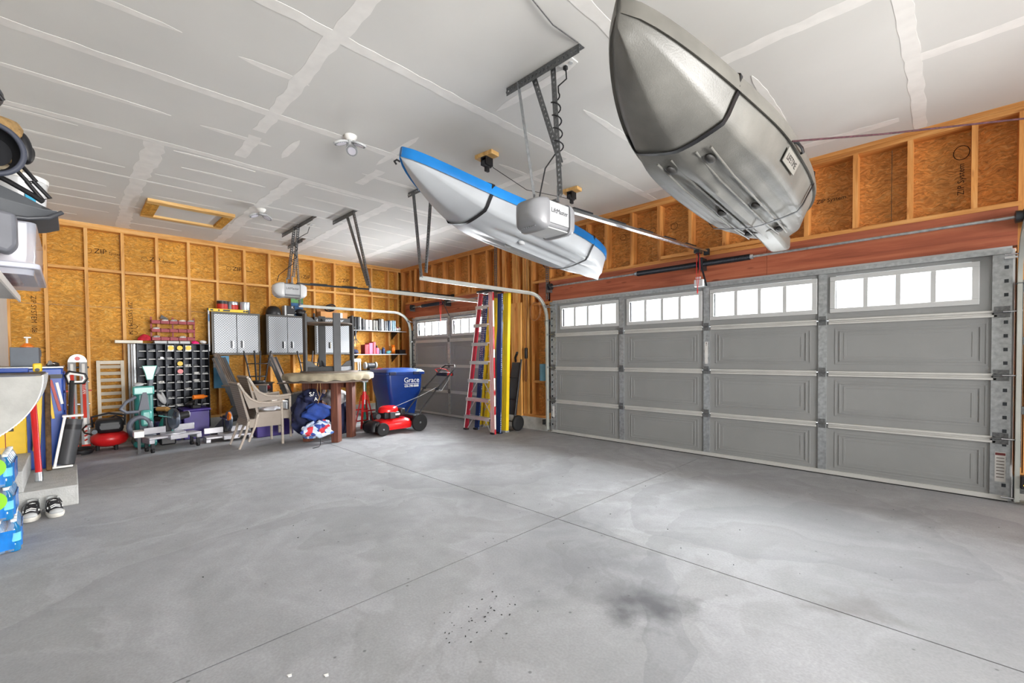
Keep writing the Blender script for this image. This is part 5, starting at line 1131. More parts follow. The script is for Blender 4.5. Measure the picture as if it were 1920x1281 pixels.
for a in (-.6, -.2, .2, .6): part('prong', MB().bar((.32, -1.25, 1.60), (.32, -1.25+.12*math.sin(a), 1.60-.12*math.cos(a)), .012, .008), BLACK, t)
for i, (y, w, h, m, lab) in enumerate(((-1.03, .09, .20, DRED, 'dark red book case standing left on the lower shelf'), (-.935, .085, .235, PINK, 'tall pink case in the middle of the lower shelf'), (-.84, .06, .26, mat('dusty_red', '#a03040'), 'tallest dusty red case on the lower shelf'))): solo('upright_case', MB().box(.08, .27, y, y+w, 1.267, 1.267+h), m, lab, 'case', 'red cases on the lower shelf', bevel=.008)
t = thing('pink_jug', 'pink spray bottle on the lower shelf', 'bottle', (.2, -.73, 1.267)); part('body', MB().box(.14, .27, -.775, -.70, 1.267, 1.40), PINK, t, bevel=.015); part('nozzle', MB().box(.16, .25, -.75, -.725, 1.40, 1.45), BLACK, t, bevel=.006)
for y, m, h, lab in ((-.655, mat('slate_tin', '#3c4f5c'), .10, 'slate grey tin on the lower shelf'), (-.57, mat('navy_tin', '#1a2c52'), .15, 'navy round bottle on the lower shelf')): t = thing('round_tin', lab, 'tin', (.2, y, 1.267)); part('body', MB().lathe([(.035, 0), (.035, h*.75), (.02, h*.85)], (.2, y, 1.267), n=18), m, t); part('cap', MB().lathe([(.022, h*.86), (.022, h)], (.2, y, 1.267), n=14), DGREY, t)
clutter('glove_pile', 'dark red and blue gloves at the left end of the lower shelf', 'gloves', (.20, -1.22, 1.267), (.07, .08, .05), [NAVY, DRED, WHITE, TBLUE], 73, 7)
clutter('tool_pile', 'teal and orange hand tools heaped left of the orange reel', 'tools', (.22, -.46, 1.267), (.05, .06, .035), [mat('teal_tool', '#5aa0a8'), ORANGE, RED], 74, 6)
t = thing('cord_reel', 'orange extension cord reel on the lower shelf', 'cord reel', (.20, -.33, 1.267)); part('drum', MB().lathe([(.03, -.03), (.10, -.03), (.10, .03), (.03, .03)], (.20, -.33, 1.37), (.5, 1, 0), 28), ORANGE, t)
part('hub', MB().lathe([(.01, -.032), (.04, -.032), (.04, .032), (.01, .032)], (.20, -.33, 1.37), (.5, 1, 0), 20), DRED, t)
for k in range(3): part('rim_ring', MB().tube([(.20-.012*k*.9+.103*math.sin(a*PI/12)*-.894, -.33+(-.02+.02*k)*1+.103*math.sin(a*PI/12)*.447, 1.37+.1*math.cos(a*PI/12)) for a in range(24)], .004, 6, True), ORANGE, t)
solo('black_tray', MB().box(.10, .28, -.22, -.07, 1.267, 1.275).box(.10, .28, -.22, -.213, 1.276, 1.36).box(.10, .28, -.077, -.07, 1.276, 1.36).box(.27, .28, -.212, -.078, 1.276, 1.36).box(.10, .11, -.212, -.078, 1.276, 1.36), BLACK, 'black open tray at the right end of the lower shelf', 'tray')
# gun shaped white tools and clutter under the shelves
t = thing('work_bench', 'low dark bench under the two wall shelves, carrying tools', 'bench', (.3, -1.2, 0)); part('top', MB().box(.02, .50, -1.75, -.62, .90, .93), DGREY, t, bevel=.004)
for x in (.05, .46):
    for y in (-1.72, -.66): part('leg', MB().box(x-.02, x+.02, y-.02, y+.02, 0, .90), DGREY, t)
t = thing('white_clamp', 'white caulking gun hanging tool on the bench below the lower shelf', 'hand tool', (.35, -1.25, .93)); part('body', MB().cbox((.35, -1.24, 1.14), (.04, .16, .07)), WHITE, t, bevel=.015)
for y in (-1.22, -1.175): part('leg', MB().bar((.35, y, .93), (.35, y-.005, 1.11), .022, .02), WHITE, t, bevel=.004)
t = thing('yellow_spray', 'small yellow spray bottle at the left end of the bench', 'bottle', (.35, -1.44, .93)); part('body', MB().lathe([(.03, 0), (.03, .09), (.012, .13)], (.35, -1.44, .93), n=14), YELLOW, t)
t = thing('bench_grinder', 'dark bench grinder on the bench below the lower shelf', 'grinder', (.35, -.95, .93)); part('motor', MB().cyl((.35, -1.03, 1.03), (.35, -.87, 1.03), .055, n=20), DGREY, t, bevel=.01); part('base', MB().box(.29, .41, -1.0, -.90, .93, .98), BLACK, t)
for y in (-1.07, -.84): part('wheel', MB().cyl((.35, y-.015, 1.03), (.35, y+.015, 1.03), .07, n=24), LGREY, t)
clutter('red_pliers', 'red handled pliers lying right of the bench grinder', 'pliers', (.34, -.74, .93), (.07, .05, .02), [RED, DSTEEL, PINK], 77, 5)

# ================================================================ ladders between the doors
def flag(name, stripes):
    m, nt, b = newmat(name); L = nt.links; b.inputs['Roughness'].default_value = .35
    co = objcoord(nt); sp = nt.nodes.new('ShaderNodeSeparateXYZ'); L.new(co, sp.inputs[0])
    if stripes:
        w = nt.nodes.new('ShaderNodeMath'); w.operation = 'SINE'; mz = nt.nodes.new('ShaderNodeMath'); mz.operation = 'MULTIPLY'; mz.inputs[1].default_value = 7.5; L.new(sp.outputs['Z'], mz.inputs[0]); L.new(mz.outputs[0], w.inputs[0])
        a = nt.nodes.new('ShaderNodeMath'); a.operation = 'MULTIPLY_ADD'; a.inputs[1].default_value = .012; L.new(w.outputs[0], a.inputs[0]); L.new(sp.outputs['X'], a.inputs[2])
        f = nt.nodes.new('ShaderNodeMath'); f.operation = 'MULTIPLY'; f.inputs[1].default_value = 42; L.new(a.outputs[0], f.inputs[0])
        g = nt.nodes.new('ShaderNodeMath'); g.operation = 'FRACT'; L.new(f.outputs[0], g.inputs[0])
        L.new(ramp(nt, g.outputs[0], [(.48, '#b5232f'), (.52, '#e6ded8')]), b.inputs['Base Color'])
    else:
        v = nd(nt, 'ShaderNodeTexVoronoi', Scale=34.0); v.inputs['Randomness'].default_value = .15; L.new(co, v.inputs['Vector'])
        L.new(ramp(nt, v.outputs['Distance'], [(.20, '#e8ecf2'), (.26, '#15305f')]), b.inputs['Base Color'])
    return m
FST = flag('flag_stripes', True); FSS = flag('flag_stars', False)
t = thing('step_ladder', 'flag printed aluminium step ladder folded upright between the garage doors', 'step ladder', (3.62, -.78, 0))
def LX(z): return 3.28+(3.69-3.28)*z/2.22
def RX(z): return 3.935-.01*z
m = MB(); m.loft([[(LX(z)-.035, -.80, z), (LX(z)+.035, -.80, z), (LX(z)+.035, -.775, z), (LX(z)-.035, -.775, z)] for z in (0.01, .7, 1.4, 2.19)]); part('left_rail', m, mat('rail_crimson', '#9c1f33', .35), t, smooth=0)
part('left_rail_edge', MB().bar((LX(.01)-.042, -.79, .01), (LX(2.19)-.042, -.79, 2.19), .010, .03, (0, 1, 0)), WHITE, t)
m = MB(); m.loft([[(RX(z)-.048, -.80, z), (RX(z)+.048, -.80, z), (RX(z)+.048, -.77, z), (RX(z)-.048, -.77, z)] for z in [k*2.2/30+.005 for k in range(31)]]); part('right_rail', m, FST, t, smooth=0)
part('rear_rail', MB().bar((3.955, -.69, .01), (4.02, -.69, 2.17), .09, .03, (0, 1, 0)), FSS, t); part('rear_rail', MB().bar((3.40, -.66, .01), (3.68, -.68, 2.17), .09, .03, (0, 1, 0)), FSS, t)
for z in (.24, .53, .83, 1.12, 1.41, 1.70, 1.98):
    part('step', MB().box(LX(z)-.03, RX(z)-.035, -.845, -.765, z-.005, z+.012).box(LX(z)-.03, RX(z)-.035, -.848, -.842, z-.04, z+.012), ALU, t)
    if z < 1.0:
        for a, b in (((LX(z), z-.03+0), (LX(z)+.14, z)),): part('brace', MB().bar((LX(z)+.01, -.80, z-.20), (LX(z)+.16, -.80, z-.02), .015, .005, (0, 1, 0)), ALU, t); part('brace', MB().bar((RX(z)-.05, -.80, z-.20), (RX(z)-.18, -.80, z-.02), .015, .005, (0, 1, 0)), ALU, t)
        part('rear_brace', MB().bar((LX(z)+.20, -.64, z-.20), (LX(z)+.36, -.64, z-.02), .012, .005, (0, 1, 0)), ALU, t)
part('top_cap', MB().box(3.65, 3.99, -.86, -.62, 2.195, 2.23), BLACK, t, bevel=.008)
for x in (LX(0), RX(0), 3.40, 3.955): part('foot', MB().box(x-.04, x+.04, -.82 if x in (LX(0), RX(0)) else -.71, -.76 if x in (LX(0), RX(0)) else -.64, 0, .03), BLACK, t, bevel=.004)
FGY = mat('fibreglass_yellow', '#e2c321', .4, var=.08)
def ext_ladder(label, x0, x1, y, top, lean=0, c2=.055):
    t = thing('extension_ladder', label, 'extension ladder', ((x0+x1)/2, y, 0), group='yellow fibreglass ladders')
    for i, (xa, yy) in enumerate(((x0, y), (x1, y))):
        m = MB(); m.bar((xa, yy, .03), (xa+lean, yy+.0, top), .075, .012, (0, 1, 0)); m.bar((xa-.032, yy+.03, .03), (xa-.032+lean, yy+.03, top), .010, .05, (0, 1, 0)); m.bar((xa+.032, yy+.03, .03), (xa+.032+lean, yy+.03, top), .010, .05, (0, 1, 0))
        part('side_rail', m, FGY, t); part('foot', MB().box(xa-.045, xa+.045, yy-.02, yy+.06, 0, .03), ALU, t, bevel=.004)
    for k in range(7): z = .3+k*.3; f = z/top; part('rung', MB().cyl((x0+.04+lean*f, y+.045, z), (x1-.04+lean*f, y+.045, z), .013, n=8), ALU, t)
    return t
e1 = ext_ladder('yellow fibreglass ladder standing right of the flag rail, front one', 3.857, 3.942, -.55, 2.19, .08)
part('warning_label', MB().box(3.90, 3.93, -.5605, -.557, 1.60, 1.86), LGREY, e1); part('warning_label', MB().box(3.88, 3.91, -.5605, -.557, 1.02, 1.12), WHITE, e1); part('warning_label', MB().box(3.91, 3.95, -.5605, -.557, 1.93, 2.02), WHITE, e1)
part('pull_rope', MB().tube([(3.93, -.575, 1.75), (3.925, -.58, 1.45), (3.92, -.575, 1.28), (3.94, -.58, 1.5), (3.955, -.575, 1.74)], .004, 6), LGREY, e1)
e2 = ext_ladder('yellow and white fibreglass ladder seen through the rungs of the step ladder', 3.18, 3.33, -.42, 2.16, .30)
# hand truck
t = thing('hand_truck', 'black hand truck with round wheels behind the yellow ladder', 'hand truck', (3.80, -.32, 0))
for x in (3.65, 3.95): part('frame_rail', MB().tube([(x, -.36, .06), (x, -.26, .6), (x, -.16, 1.15)], .016, 8), BLACK, t, smooth=60)
for z, y in ((.15, -.345), (.5, -.285), (.85, -.22)): part('cross_bar', MB().bar((3.65, y, z), (3.95, y, z), .03, .012), BLACK, t)
part('back_plate', MB().bar((3.86, -.31, .25), (3.86, -.17, 1.1), .22, .006, (0, 1, 0)), DGREY, t); part('toe_plate', MB().box(3.63, 3.97, -.46, -.37, .01, .018), BLACK, t)
part('handle_grip', MB().tube([(3.86, -.20, 1.12), (3.93, -.28, 1.18), (4.05, -.36, 1.26)], .02, 10), BLACK, t, smooth=60)
for x in (3.59, 3.995): w_ = part('wheel', MB().lathe([(.06, -.03), (.11, -.028), (.125, -.015), (.125, .015), (.11, .028), (.06, .03)], (x, -.30, .125), (1, 0, 0), 28), RUBBER, t, smooth=50); part('wheel_disc', MB().lathe([(.01, -.02), (.062, -.022), (.062, .022), (.01, .02)], (x, -.30, .125), (1, 0, 0), 24), LGREY, w_)
# coil of wire, foam roll, control cord on the wall
solo('wire_coil', MB().tube([(4.13+(.11+.006*math.sin(k*.37))*math.cos(k*PI/12), .01-.0006*k, 1.93+(.15+.006*math.cos(k*.5))*math.sin(k*PI/12)) for k in range(72)], .003, 5), mat('copper_wire', '#c89a72', .4, metal=.5), 'coil of pale wire hung in the stud bay beside the double door', 'wire')
solo('foam_roll', MB().lathe([(.02, 0), (.078, 0), (.078, .27), (.02, .27)], (4.29, .02, .804), n=28), mat('foam_blue', '#6f9fb4', .9), 'pale blue foam roll standing on the block in the stud bay', 'foam roll')
t = thing('wall_remote', 'black corded control hung on the timber post', 'control', (3.93, -.03, 1.27)); part('body', MB().box(3.91, 3.955, -.05, -.003, 1.16, 1.34), BLACK, t, bevel=.012); part('cord', MB().tube([(3.93, -.02, 1.16), (3.915, -.03, .95), (3.90, -.03, .80), (3.93, -.03, .78), (3.95, -.03, .9), (3.94, -.025, 1.15)], .006, 6), mat('cord_brown', '#5b3420', .8), t)
part('upper_cord', MB().tube([(3.93, -.02, 1.34), (3.955, -.02, 1.9), (3.96, -.02, 2.5), (3.97, -.03, 2.78), (4.08, -.06, 3.05)], .005, 6), mat('cord_brown', '#5b3420'), t)
t = thing('door_sensor', 'small black safety sensor with amber light at the right door jamb', 'sensor', (9.31, -.12, .18)); part('body', MB().box(9.325, 9.365, -.14, -.07, .14, .24), BLACK, t, bevel=.004)
_am = mat('amber_light', '#ffb020', .3); _am.node_tree.nodes['Principled BSDF'].inputs['Emission Color'].default_value = (1, .5, .05, 1); _am.node_tree.nodes['Principled BSDF'].inputs['Emission Strength'].default_value = 2
part('led', MB().cyl((9.345, -.145, .17), (9.345, -.141, .17), .006, n=10), _am, t); part('sensor_arm', MB().box(9.37, 9.376, -.12, -.003, .15, .17), GALV, t)
t = thing('door_sensor', 'small black safety sensor at the left foot of the double door', 'sensor', (4.38, -.10, .15)); part('body', MB().box(4.36, 4.40, -.12, -.05, .12, .20), BLACK, t, bevel=.004)
part('sensor_arm', MB().box(4.375, 4.381, -.05, -.031, .15, .17), GALV, t)
solo('yellow_tape_end', MB().box(9.36, 9.44, -.10, -.04, .0, .035), YELLOW, 'small yellow block on the floor at the right edge by the door jamb', 'block', bevel=.006)
# ================================================================ left foreground along the house wall
t = thing('entry_steps', 'two poured concrete steps against the house wall', 'steps', (3.2, -5.65, 0))
part('lower_step', MB().box(2.72, 3.73, -5.949, -5.346, 0, .165), STEPC, t, bevel=.008); part('upper_step', MB().box(2.72, 3.73, -5.949, -5.655, .166, .335), STEPC, t, bevel=.008)
# sneakers
SOLE = mat('shoe_sole', '#c9c5bb', .6); UP = mat('shoe_black', '#1d1d20', .7, var=.2); MESH = mat('shoe_grey', '#a9aaa8', .7, var=.2)
def sneaker(x, y, rz, label):
    t = thing('sneaker', label, 'shoe', (x, y, 0), rz, world=False, group='pair of running shoes')
    def outline(z, grow, L0=-.15, L1=.15):
        r = []
        for i in range(28):
            a = 2*PI*i/28; c, s = math.cos(a), math.sin(a); w = (.050 if c > 0 else .040)+.006*c; r.append((w*s*grow, .15*math.copysign(abs(c)**.8, c)*(grow*.3+.7), z+(.012*max(0, c-.6))))
        return r
    part('sole', MB().loft([outline(0, .92), outline(.012, 1.02), outline(.03, 1.05), outline(.036, .98)]), SOLE, t, smooth=50)
    def up(z, k, yc, kl):
        r = []
        for i in range(28): a = 2*PI*i/28; c, s = math.cos(a), math.sin(a); w = (.048 if c > 0 else .040); r.append((w*s*k, yc+.145*c*kl, z))
        return r
    part('upper', MB().loft([up(.034, 1, 0, 1), up(.06, .97, -.012, .88), up(.075, .86, -.04, .68), up(.092, .80, -.065, .46), up(.10, .72, -.07, .40)], cap=True), UP, t, smooth=60)
    part('toe_cap', MB().ell((0, .115, .045), (.040, .038, .022), 16, 10), MESH, t, smooth=70); part('heel_counter', MB().loft([[(.036*math.sin(a)*k, -.105-.04*math.cos(a)*k, z) for a in [q*PI/8-PI/2 for q in range(9)]]+[(.030*math.sin(a)*k, -.10-.034*math.cos(a)*k, z) for a in [PI/2-q*PI/8 for q in range(9)]] for z, k in ((.04, 1.06), (.08, 1.0), (.115, .95))]), MESH, t)
    for k in range(5): yy = .07-.027*k; zz = .066+.0065*k+.004; part('lace', MB().tube([(-.026, yy, zz-.004), (0, yy-.008, zz+.006), (.026, yy, zz-.004)], .0055, 6), WHITE if k != 2 else BLACK, t)
    for s in (-1, 1): part('side_stripe', MB().bar((s*.047, -.03, .042), (s*.040, .05, .066), .004, .016), WHITE, t)
    part('lace_bow', MB().tube([(0, -.05, .105), (.03, -.02, .112), (.045, .02, .095), (.05, .03, .06)], .0035, 6).tube([(0, -.05, .105), (-.03, -.02, .115), (-.04, .03, .09)], .0035, 6), BLACK, t)
    return t
sneaker(3.92, -5.485, -1.45, 'black and white running shoe, right one of the pair in front of the lower step'); sneaker(3.92, -5.605, -1.62, 'black and white running shoe, left one of the pair, next to the water packs')
# packs of water bottles
WATER = mat('bottle_blue', '#2a9bdc', .08, var=.2); WATER.node_tree.nodes['Principled BSDF'].inputs['Transmission Weight'].default_value = .55
FILM = mat('shrink_film', '#ffffff', .12, var=0); _f = FILM.node_tree.nodes['Principled BSDF']; _f.inputs['Alpha'].default_value = .16
LBLUE = mat('pack_blue', '#0c74c8', .2, var=.2, scale=14); LGRN = mat('pack_green', '#86c81e', .3, var=.05); BL2 = mat('label_light', '#6fc3e8', .25, var=.25)
def pack(x, y, z, rz, label):
    t = thing('water_bottle_pack', label, 'bottle pack', (x, y, z), rz, world=False, group='stacked water bottle packs')
    def bottle(px, py):
        b = part('bottle', MB().lathe([(.026, .0), (.031, .006), (.031, .05), (.029, .055), (.031, .062), (.031, .12), (.028, .15), (.014, .178), (.0125, .195)], (px, py, 0), n=18), WATER, t, smooth=60)
        part('cap', MB().lathe([(.0145, .188), (.0145, .205), (.010, .206)], (px, py, 0), n=14), WHITE, b); part('bottle_label', MB().lathe([(.0316, .066), (.0318, .07), (.0318, .115), (.0316, .119)], (px, py, 0), n=18), BL2, b)
    for i in range(6):
        for j in range(4): bottle(-.165+i*.066, -.099+j*.066)
    # shrink film following the outer bottles
    def ring(zz, g):
        pts = []
        for k in range(96):
            a = 2*PI*k/96; c, s = math.cos(a), math.sin(a); hx, hy = .200*g, .134*g
            X = math.copysign(abs(c)**.35, c)*hx; Y_ = math.copysign(abs(s)**.35, s)*hy
            w = 1+.012*math.cos(k*.9)+.006*math.sin(k*2.3+zz*60); pts.append((X*w, Y_*w, zz))
        return pts
    part('shrink_wrap', MB().loft([ring(.002, .97), ring(.01, 1.0), ring(.06, .99), ring(.12, 1.0), ring(.17, .97), ring(.198, .86), ring(.209, .6)]), FILM, t, smooth=60)
    part('printed_band', MB().loft([ring(.02, 1.006), ring(.075, 1.0), ring(.14, 1.008)], cap=False), LBLUE, t, smooth=60)
    if z > 0: part('green_patch', MB().lathe([(.001, .0), (.062, .0), (.062, .003), (.001, .003)], (.205, .045, .13), (1, 0, 0), 30, sx=1, sy=1), LGRN, t)
    return t
pack(4.53, -5.755, 0, .04, 'bottom pack of water bottles, blue film, on the floor by the shoes'); pack(4.54, -5.775, .211, 0, 'middle pack of water bottles with a green patch'); pack(4.54, -5.775, .422, 0, 'top pack of water bottles with a green patch, beside the steps')
# blue tool chest
t = thing('tool_chest', 'blue tool chest with stickers on its side, at the wall behind the steps', 'tool chest', (2.2, -5.68, 0))
part('body', MB().box(1.60, 2.60, -5.94, -5.43, .0, 1.13), TBLUE, t, bevel=.01); part('top', MB().box(1.58, 2.62, -5.945, -5.42, 1.131, 1.15), GALV, t, bevel=.004)
for k in range(5): part('drawer', MB().box(1.66, 2.54, -5.429, -5.415, .10+k*.20, .28+k*.20), TBLUE, t, bevel=.004)
part('black_strip', MB().box(2.601, 2.61, -5.60, -5.43, 1.03, 1.07), BLACK, t)
for (y, z, l, a, m, nm) in ((-5.485, .86, .32, .12, mat('sticker_red', '#b34a44'), 'striped_sticker'), (-5.455, .88, .22, .10, WHITE, 'white_marker'), (-5.515, .76, .26, .06, YELLOW, 'yellow_clip')):
    part(nm, MB().cbox((2.607, y, z), (.008, .022, l), (a*1.6, 0, 0)), m, t, bevel=.002)
t = thing('yellow_cabinet', 'yellow and blue low cabinet front behind the water bottle packs', 'cabinet', (3.1, -5.9, 0)) if 0 else None
t = thing('yellow_organiser', 'yellow stackable tool organiser beside the tool chest', 'organiser', (2.68, -5.80, .0)); part('body', MB().box(2.625, 2.715, -5.94, -5.68, 0, .86), YELLOW, t, bevel=.01); part('divider_line', MB().box(2.7155, 2.719, -5.815, -5.81, .05, .82), DRED, t)
for z in (.55, .25): part('latch', MB().box(2.716, 2.722, -5.86, -5.76, z, z+.06), BLACK, t, bevel=.004)
# leaning bars and tools
solo('yellow_level_upright', MB().bar((2.70, -5.62, .34), (2.66, -5.585, 1.10), .05, .025, (1, 0, 0)), YELLOW, 'yellow upright level leaning on the tool chest behind the red bar', 'level', bevel=.004)
t = thing('digging_bar', 'rusty iron digging bar leaning on the tool chest', 'bar', (2.78, -5.50, .166)); part('shaft', MB().bar((2.90, -5.535, .17), (2.66, -5.535, 1.06), .04, .04, (1, 0, 0)), mat('rusty_iron', '#5a4326', .7, metal=.4, var=.5, scale=20), t, bevel=.008)
t = thing('red_cutter', 'long red handled bar standing on the lower step', 'hand tool', (3.30, -5.53, .166)); part('handle', MB().cyl((3.33, -5.585, .24), (3.05, -5.622, .95), .022, n=14), RED, t, smooth=50); part('socket', MB().cyl((3.35, -5.583, .167), (3.33, -5.585, .24), .027, n=14), CHROME, t)
t = thing('upright_lamp', 'black and white upright tube appliance leaning by the steps with a looped handle', 'appliance', (2.84, -5.43, .166))
p0, p1 = Vector((2.84, -5.425, .186)), Vector((2.80, -5.350, .665)); dd_ = (p1-p0)
part('black_cylinder', MB().cyl(p0+dd_*.03, p0+dd_*.93, .062, n=26), DGREY, t, smooth=50, bevel=.004)
part('white_frame', MB().bar(p0+Vector((.0, -.075, .0)), p1+Vector((.0, -.07, .0)), .022, .10, (1, 0, 0)).bar(p0+Vector((0, -.09, .0)), p0+Vector((0, .05, .0)), .10, .02).bar(p1+Vector((0, -.09, 0)), p1+Vector((0, .06, .0)), .10, .02), WHITE, t, bevel=.006)
part('shade_band', MB().cyl(p0+dd_*.72, p0+dd_*.82, .0635, n=26), BLACK, t)
part('pole', MB().cyl(p1+Vector((0, -.03, .0)), Vector((2.66, -5.365, 1.0)), .020, n=10), BLACK, t)
H0 = Vector((2.65, -5.345, 1.03))
LOOP = [(-.045, -.05), (.065, -.05), (.085, -.01), (.075, .03), (-.04, .06), (-.06, .03)]
part('handle_loop', MB().tube([H0+Vector((0, a, b)) for a, b in LOOP], .017, 8, True), BLACK, t, smooth=60); part('handle_lining', MB().tube([H0+Vector((.010, a*.82, b*.80)) for a, b in LOOP], .012, 8, True), WHITE, t, smooth=60)
solo('black_shoe_box', MB().box(2.56, 2.70, -5.31, -5.23, 0, .10), BLACK, 'small black box on the floor behind the lower step', 'box', bevel=.02) if 0 else None
# grey half-round panel with ribbed edge on the work surface front
PANEL = mat('panel_grey', '#a5a5a1', .8, var=.12, scale=10, bump=.2)
t = thing('half_round_panel', 'grey half round board with a ribbed white edge hanging above the steps', 'board', (5.1, -5.7, 1.0))
def arc(r0y, r0z, n=20): return [(-5.95+r0y*math.cos(PI/2*i/n), 1.125-r0z*math.sin(PI/2*i/n)) for i in range(n+1)]
A_ = arc(.462, .42)
m = MB(); m.prism([(y, z) for y, z in [(-5.95, 1.125)]+A_], (5.14, 0, 0), (0, 1, 0), (0, 0, 1), .012); part('face', m, PANEL, t, smooth=0)
m = MB(); n = 20; rings = []
for i, (y, z) in enumerate(A_):
    rings.append([(5.151, y, z), (5.151, y+.004, z-.002), (4.42, y+.004, z-.002), (4.42, y, z)])
m.loft(rings); part('rim_backing', m, WHITE, t, smooth=0)
for i in range(42):
    a = PI/2*i/42; y, z = -5.95+.459*math.cos(a), 1.125-.424*math.sin(a)
    part('rim_rib', MB().cbox((4.785, y+.003, z), (.73, .008, .009), (-a, 0, .0)), mat('rib_white', '#e9ecee', .4), t)
part('top_edge', MB().box(4.42, 5.152, -5.949, -5.495, 1.126, 1.136), DGREY, t)
# things on the surfaces
t = thing('grey_drawer_box', 'dark grey steel box on the tool chest', 'box', (2.0, -5.66, 1.151)); part('body', MB().box(1.85, 2.25, -5.80, -5.60, 1.151, 1.345), mat('box_slate', '#5c646e', .5), t, bevel=.004); part('side_catch', MB().box(2.0, 2.04, -5.599, -5.59, 1.25, 1.32), BLACK, t)
t = thing('soap_pump', 'orange pump bottle standing on the dark grey steel box', 'pump bottle', (2.05, -5.69, 1.346)); part('body', MB().lathe([(.05, 0), (.05, .015), (.018, .045)], (2.05, -5.69, 1.346), n=18), ORANGE, t); part('pump', MB().cyl((2.05, -5.69, 1.39), (2.05, -5.69, 1.45), .009, n=8).box(2.03, 2.07, -5.71, -5.66, 1.445, 1.458), WHITE, t)
t = thing('yellow_caddy', 'yellow tape measure body standing on the board end', 'tape measure', (4.45, -5.52, 1.137)); part('body', MB().box(4.43, 4.48, -5.555, -5.51, 1.137, 1.195), YELLOW, t, bevel=.008); part('wheel', MB().cyl((4.4805, -5.533, 1.15), (4.484, -5.533, 1.15), .012, n=16), DGREY, t)
clutter('bench_tools', 'black and yellow hand tools on the board by the wall', 'tools', (4.80, -5.80, 1.137), (.10, .10, .018), [BLACK, YELLOW, mat('violet_label', '#4a3a9a'), DGREY], 83, 7)
solo('blue_ledge', MB().box(4.50, 4.58, -5.94, -5.57, 1.137, 1.165), TBLUE, 'blue tray edge on top of the half round board', 'tray', bevel=.004)
clutter('chest_tools', 'small chrome and black tools on the edge of the tool chest', 'tools', (2.40, -5.50, 1.151), (.12, .05, .015), [BLACK, CHROME, DGREY], 84, 6)
# high shelf of the house wall
t = thing('high_shelf', 'pale grey wire-edged shelf on the house wall at the left edge', 'shelf', (5.8, -5.76, 1.59)); part('board', MB().box(4.95, 6.6, -5.949, -5.585, 1.585, 1.60), LGREY, t); part('front_lip', MB().box(4.95, 6.6, -5.584, -5.575, 1.57, 1.605), WHITE, t)
for x in (5.1, 6.2): part('bracket', MB().prism([(0, 0), (.30, 0), (.28, -.02), (.02, -.20), (0, -.20)], (x, -5.949, 1.584), (0, 1, 0), (0, 0, 1), .01), WHITE, t)
t = thing('red_folder', 'thin red and white folder on the high shelf', 'folder', (5.1, -5.8, 1.601)); part('cover', MB().box(5.10, 5.60, -5.90, -5.58, 1.6005, 1.615), DRED, t); part('pages', MB().box(5.12, 5.58, -5.89, -5.60, 1.6155, 1.632), WHITE, t)
CLEAR = mat('clear_tote', '#c9cdd8', .15, var=.1); CLEAR.node_tree.nodes['Principled BSDF'].inputs['Alpha'].default_value = .55
t = thing('clear_tote', 'clear plastic lidded tote on the high shelf under the grey waders', 'tote', (5.4, -5.7, 1.70))
m = MB(); m.loft([rr(5.0, 5.75, -5.93, -5.49, 1.634, .04), rr(4.98, 5.77, -5.94, -5.48, 1.72, .04), rr(4.97, 5.78, -5.945, -5.475, 1.885, .04)]); part('body', m, CLEAR, t, smooth=40)
part('rim', MB().loft([rr(4.96, 5.80, -5.948, -5.465, 1.66, .04), rr(4.96, 5.80, -5.948, -5.465, 1.685, .04)]), mat('tote_rim', '#b7b9c6', .25), t, bevel=.004); part('contents', MB().box(5.05, 5.70, -5.90, -5.55, 1.65, 1.84), mat('mixed_papers', '#b89a94', .9, var=.5, scale=9), t, bevel=.02)
boxp('second_shelf', (4.95, 6.6, -5.949, -5.60, 1.672, 1.679), LGREY, None, cat='shelf', label='thin clear shelf sheet under the tote') if 0 else None
0 and part('base_riser', MB().box(5.02, 5.73, -5.92, -5.60, 1.672, 1.68).box(5.02, 5.73, -5.92, -5.62, 1.6055+.066, 1.672), CLEAR, t)
# grey moulded seat / wader shape with buckle
GM = mat('moulded_grey', '#505357', .55, var=.1, scale=5)
t = thing('grey_boat_seat', 'dark grey moulded folding seat with black buckle strap jutting from the shelf', 'boat seat', (5.6, -5.6, 2.0))
rings = []
for (y, za, zb, dx) in ((-5.94, 1.95, 2.15, 0), (-5.75, 1.93, 2.13, 0), (-5.60, 1.915, 2.09, 0), (-5.52, 1.92, 2.055, 0), (-5.455, 1.935, 2.02, 0), (-5.40, 1.96, 1.995, 0)):
    rings.append([(5.30, y, za), (5.80, y, za-.02), (5.82, y, (za+zb)/2-.03), (5.80, y, zb-.05), (5.30, y, zb), (5.27, y, (za+zb)/2)])
part('shell', MB().loft(rings), GM, t, smooth=30, bevel=.006)
part('lip', MB().tube([(5.83, -5.93, 1.93), (5.83, -5.60, 1.885), (5.83, -5.50, 1.89), (5.82, -5.43, 1.91), (5.80, -5.385, 1.95)], .010, 8), mat('lip_grey', '#3f4146', .4), t, smooth=60)
part('strap', MB().tube([(5.77, -5.80, 2.14), (5.78, -5.66, 2.11), (5.79, -5.56, 2.06), (5.80, -5.48, 2.01), (5.81, -5.45, 1.985)], .012, 8), BLACK, t, smooth=60)
part('buckle', MB().tube([(5.80, -5.55, 2.14), (5.80, -5.52, 2.15), (5.80, -5.47, 2.08), (5.80, -5.49, 2.06)], .009, 8, True).tube([(5.80, -5.50, 2.07), (5.80, -5.48, 2.08), (5.80, -5.425, 2.01), (5.80, -5.45, 1.995)], .009, 8, True), BLACK, t, smooth=60)
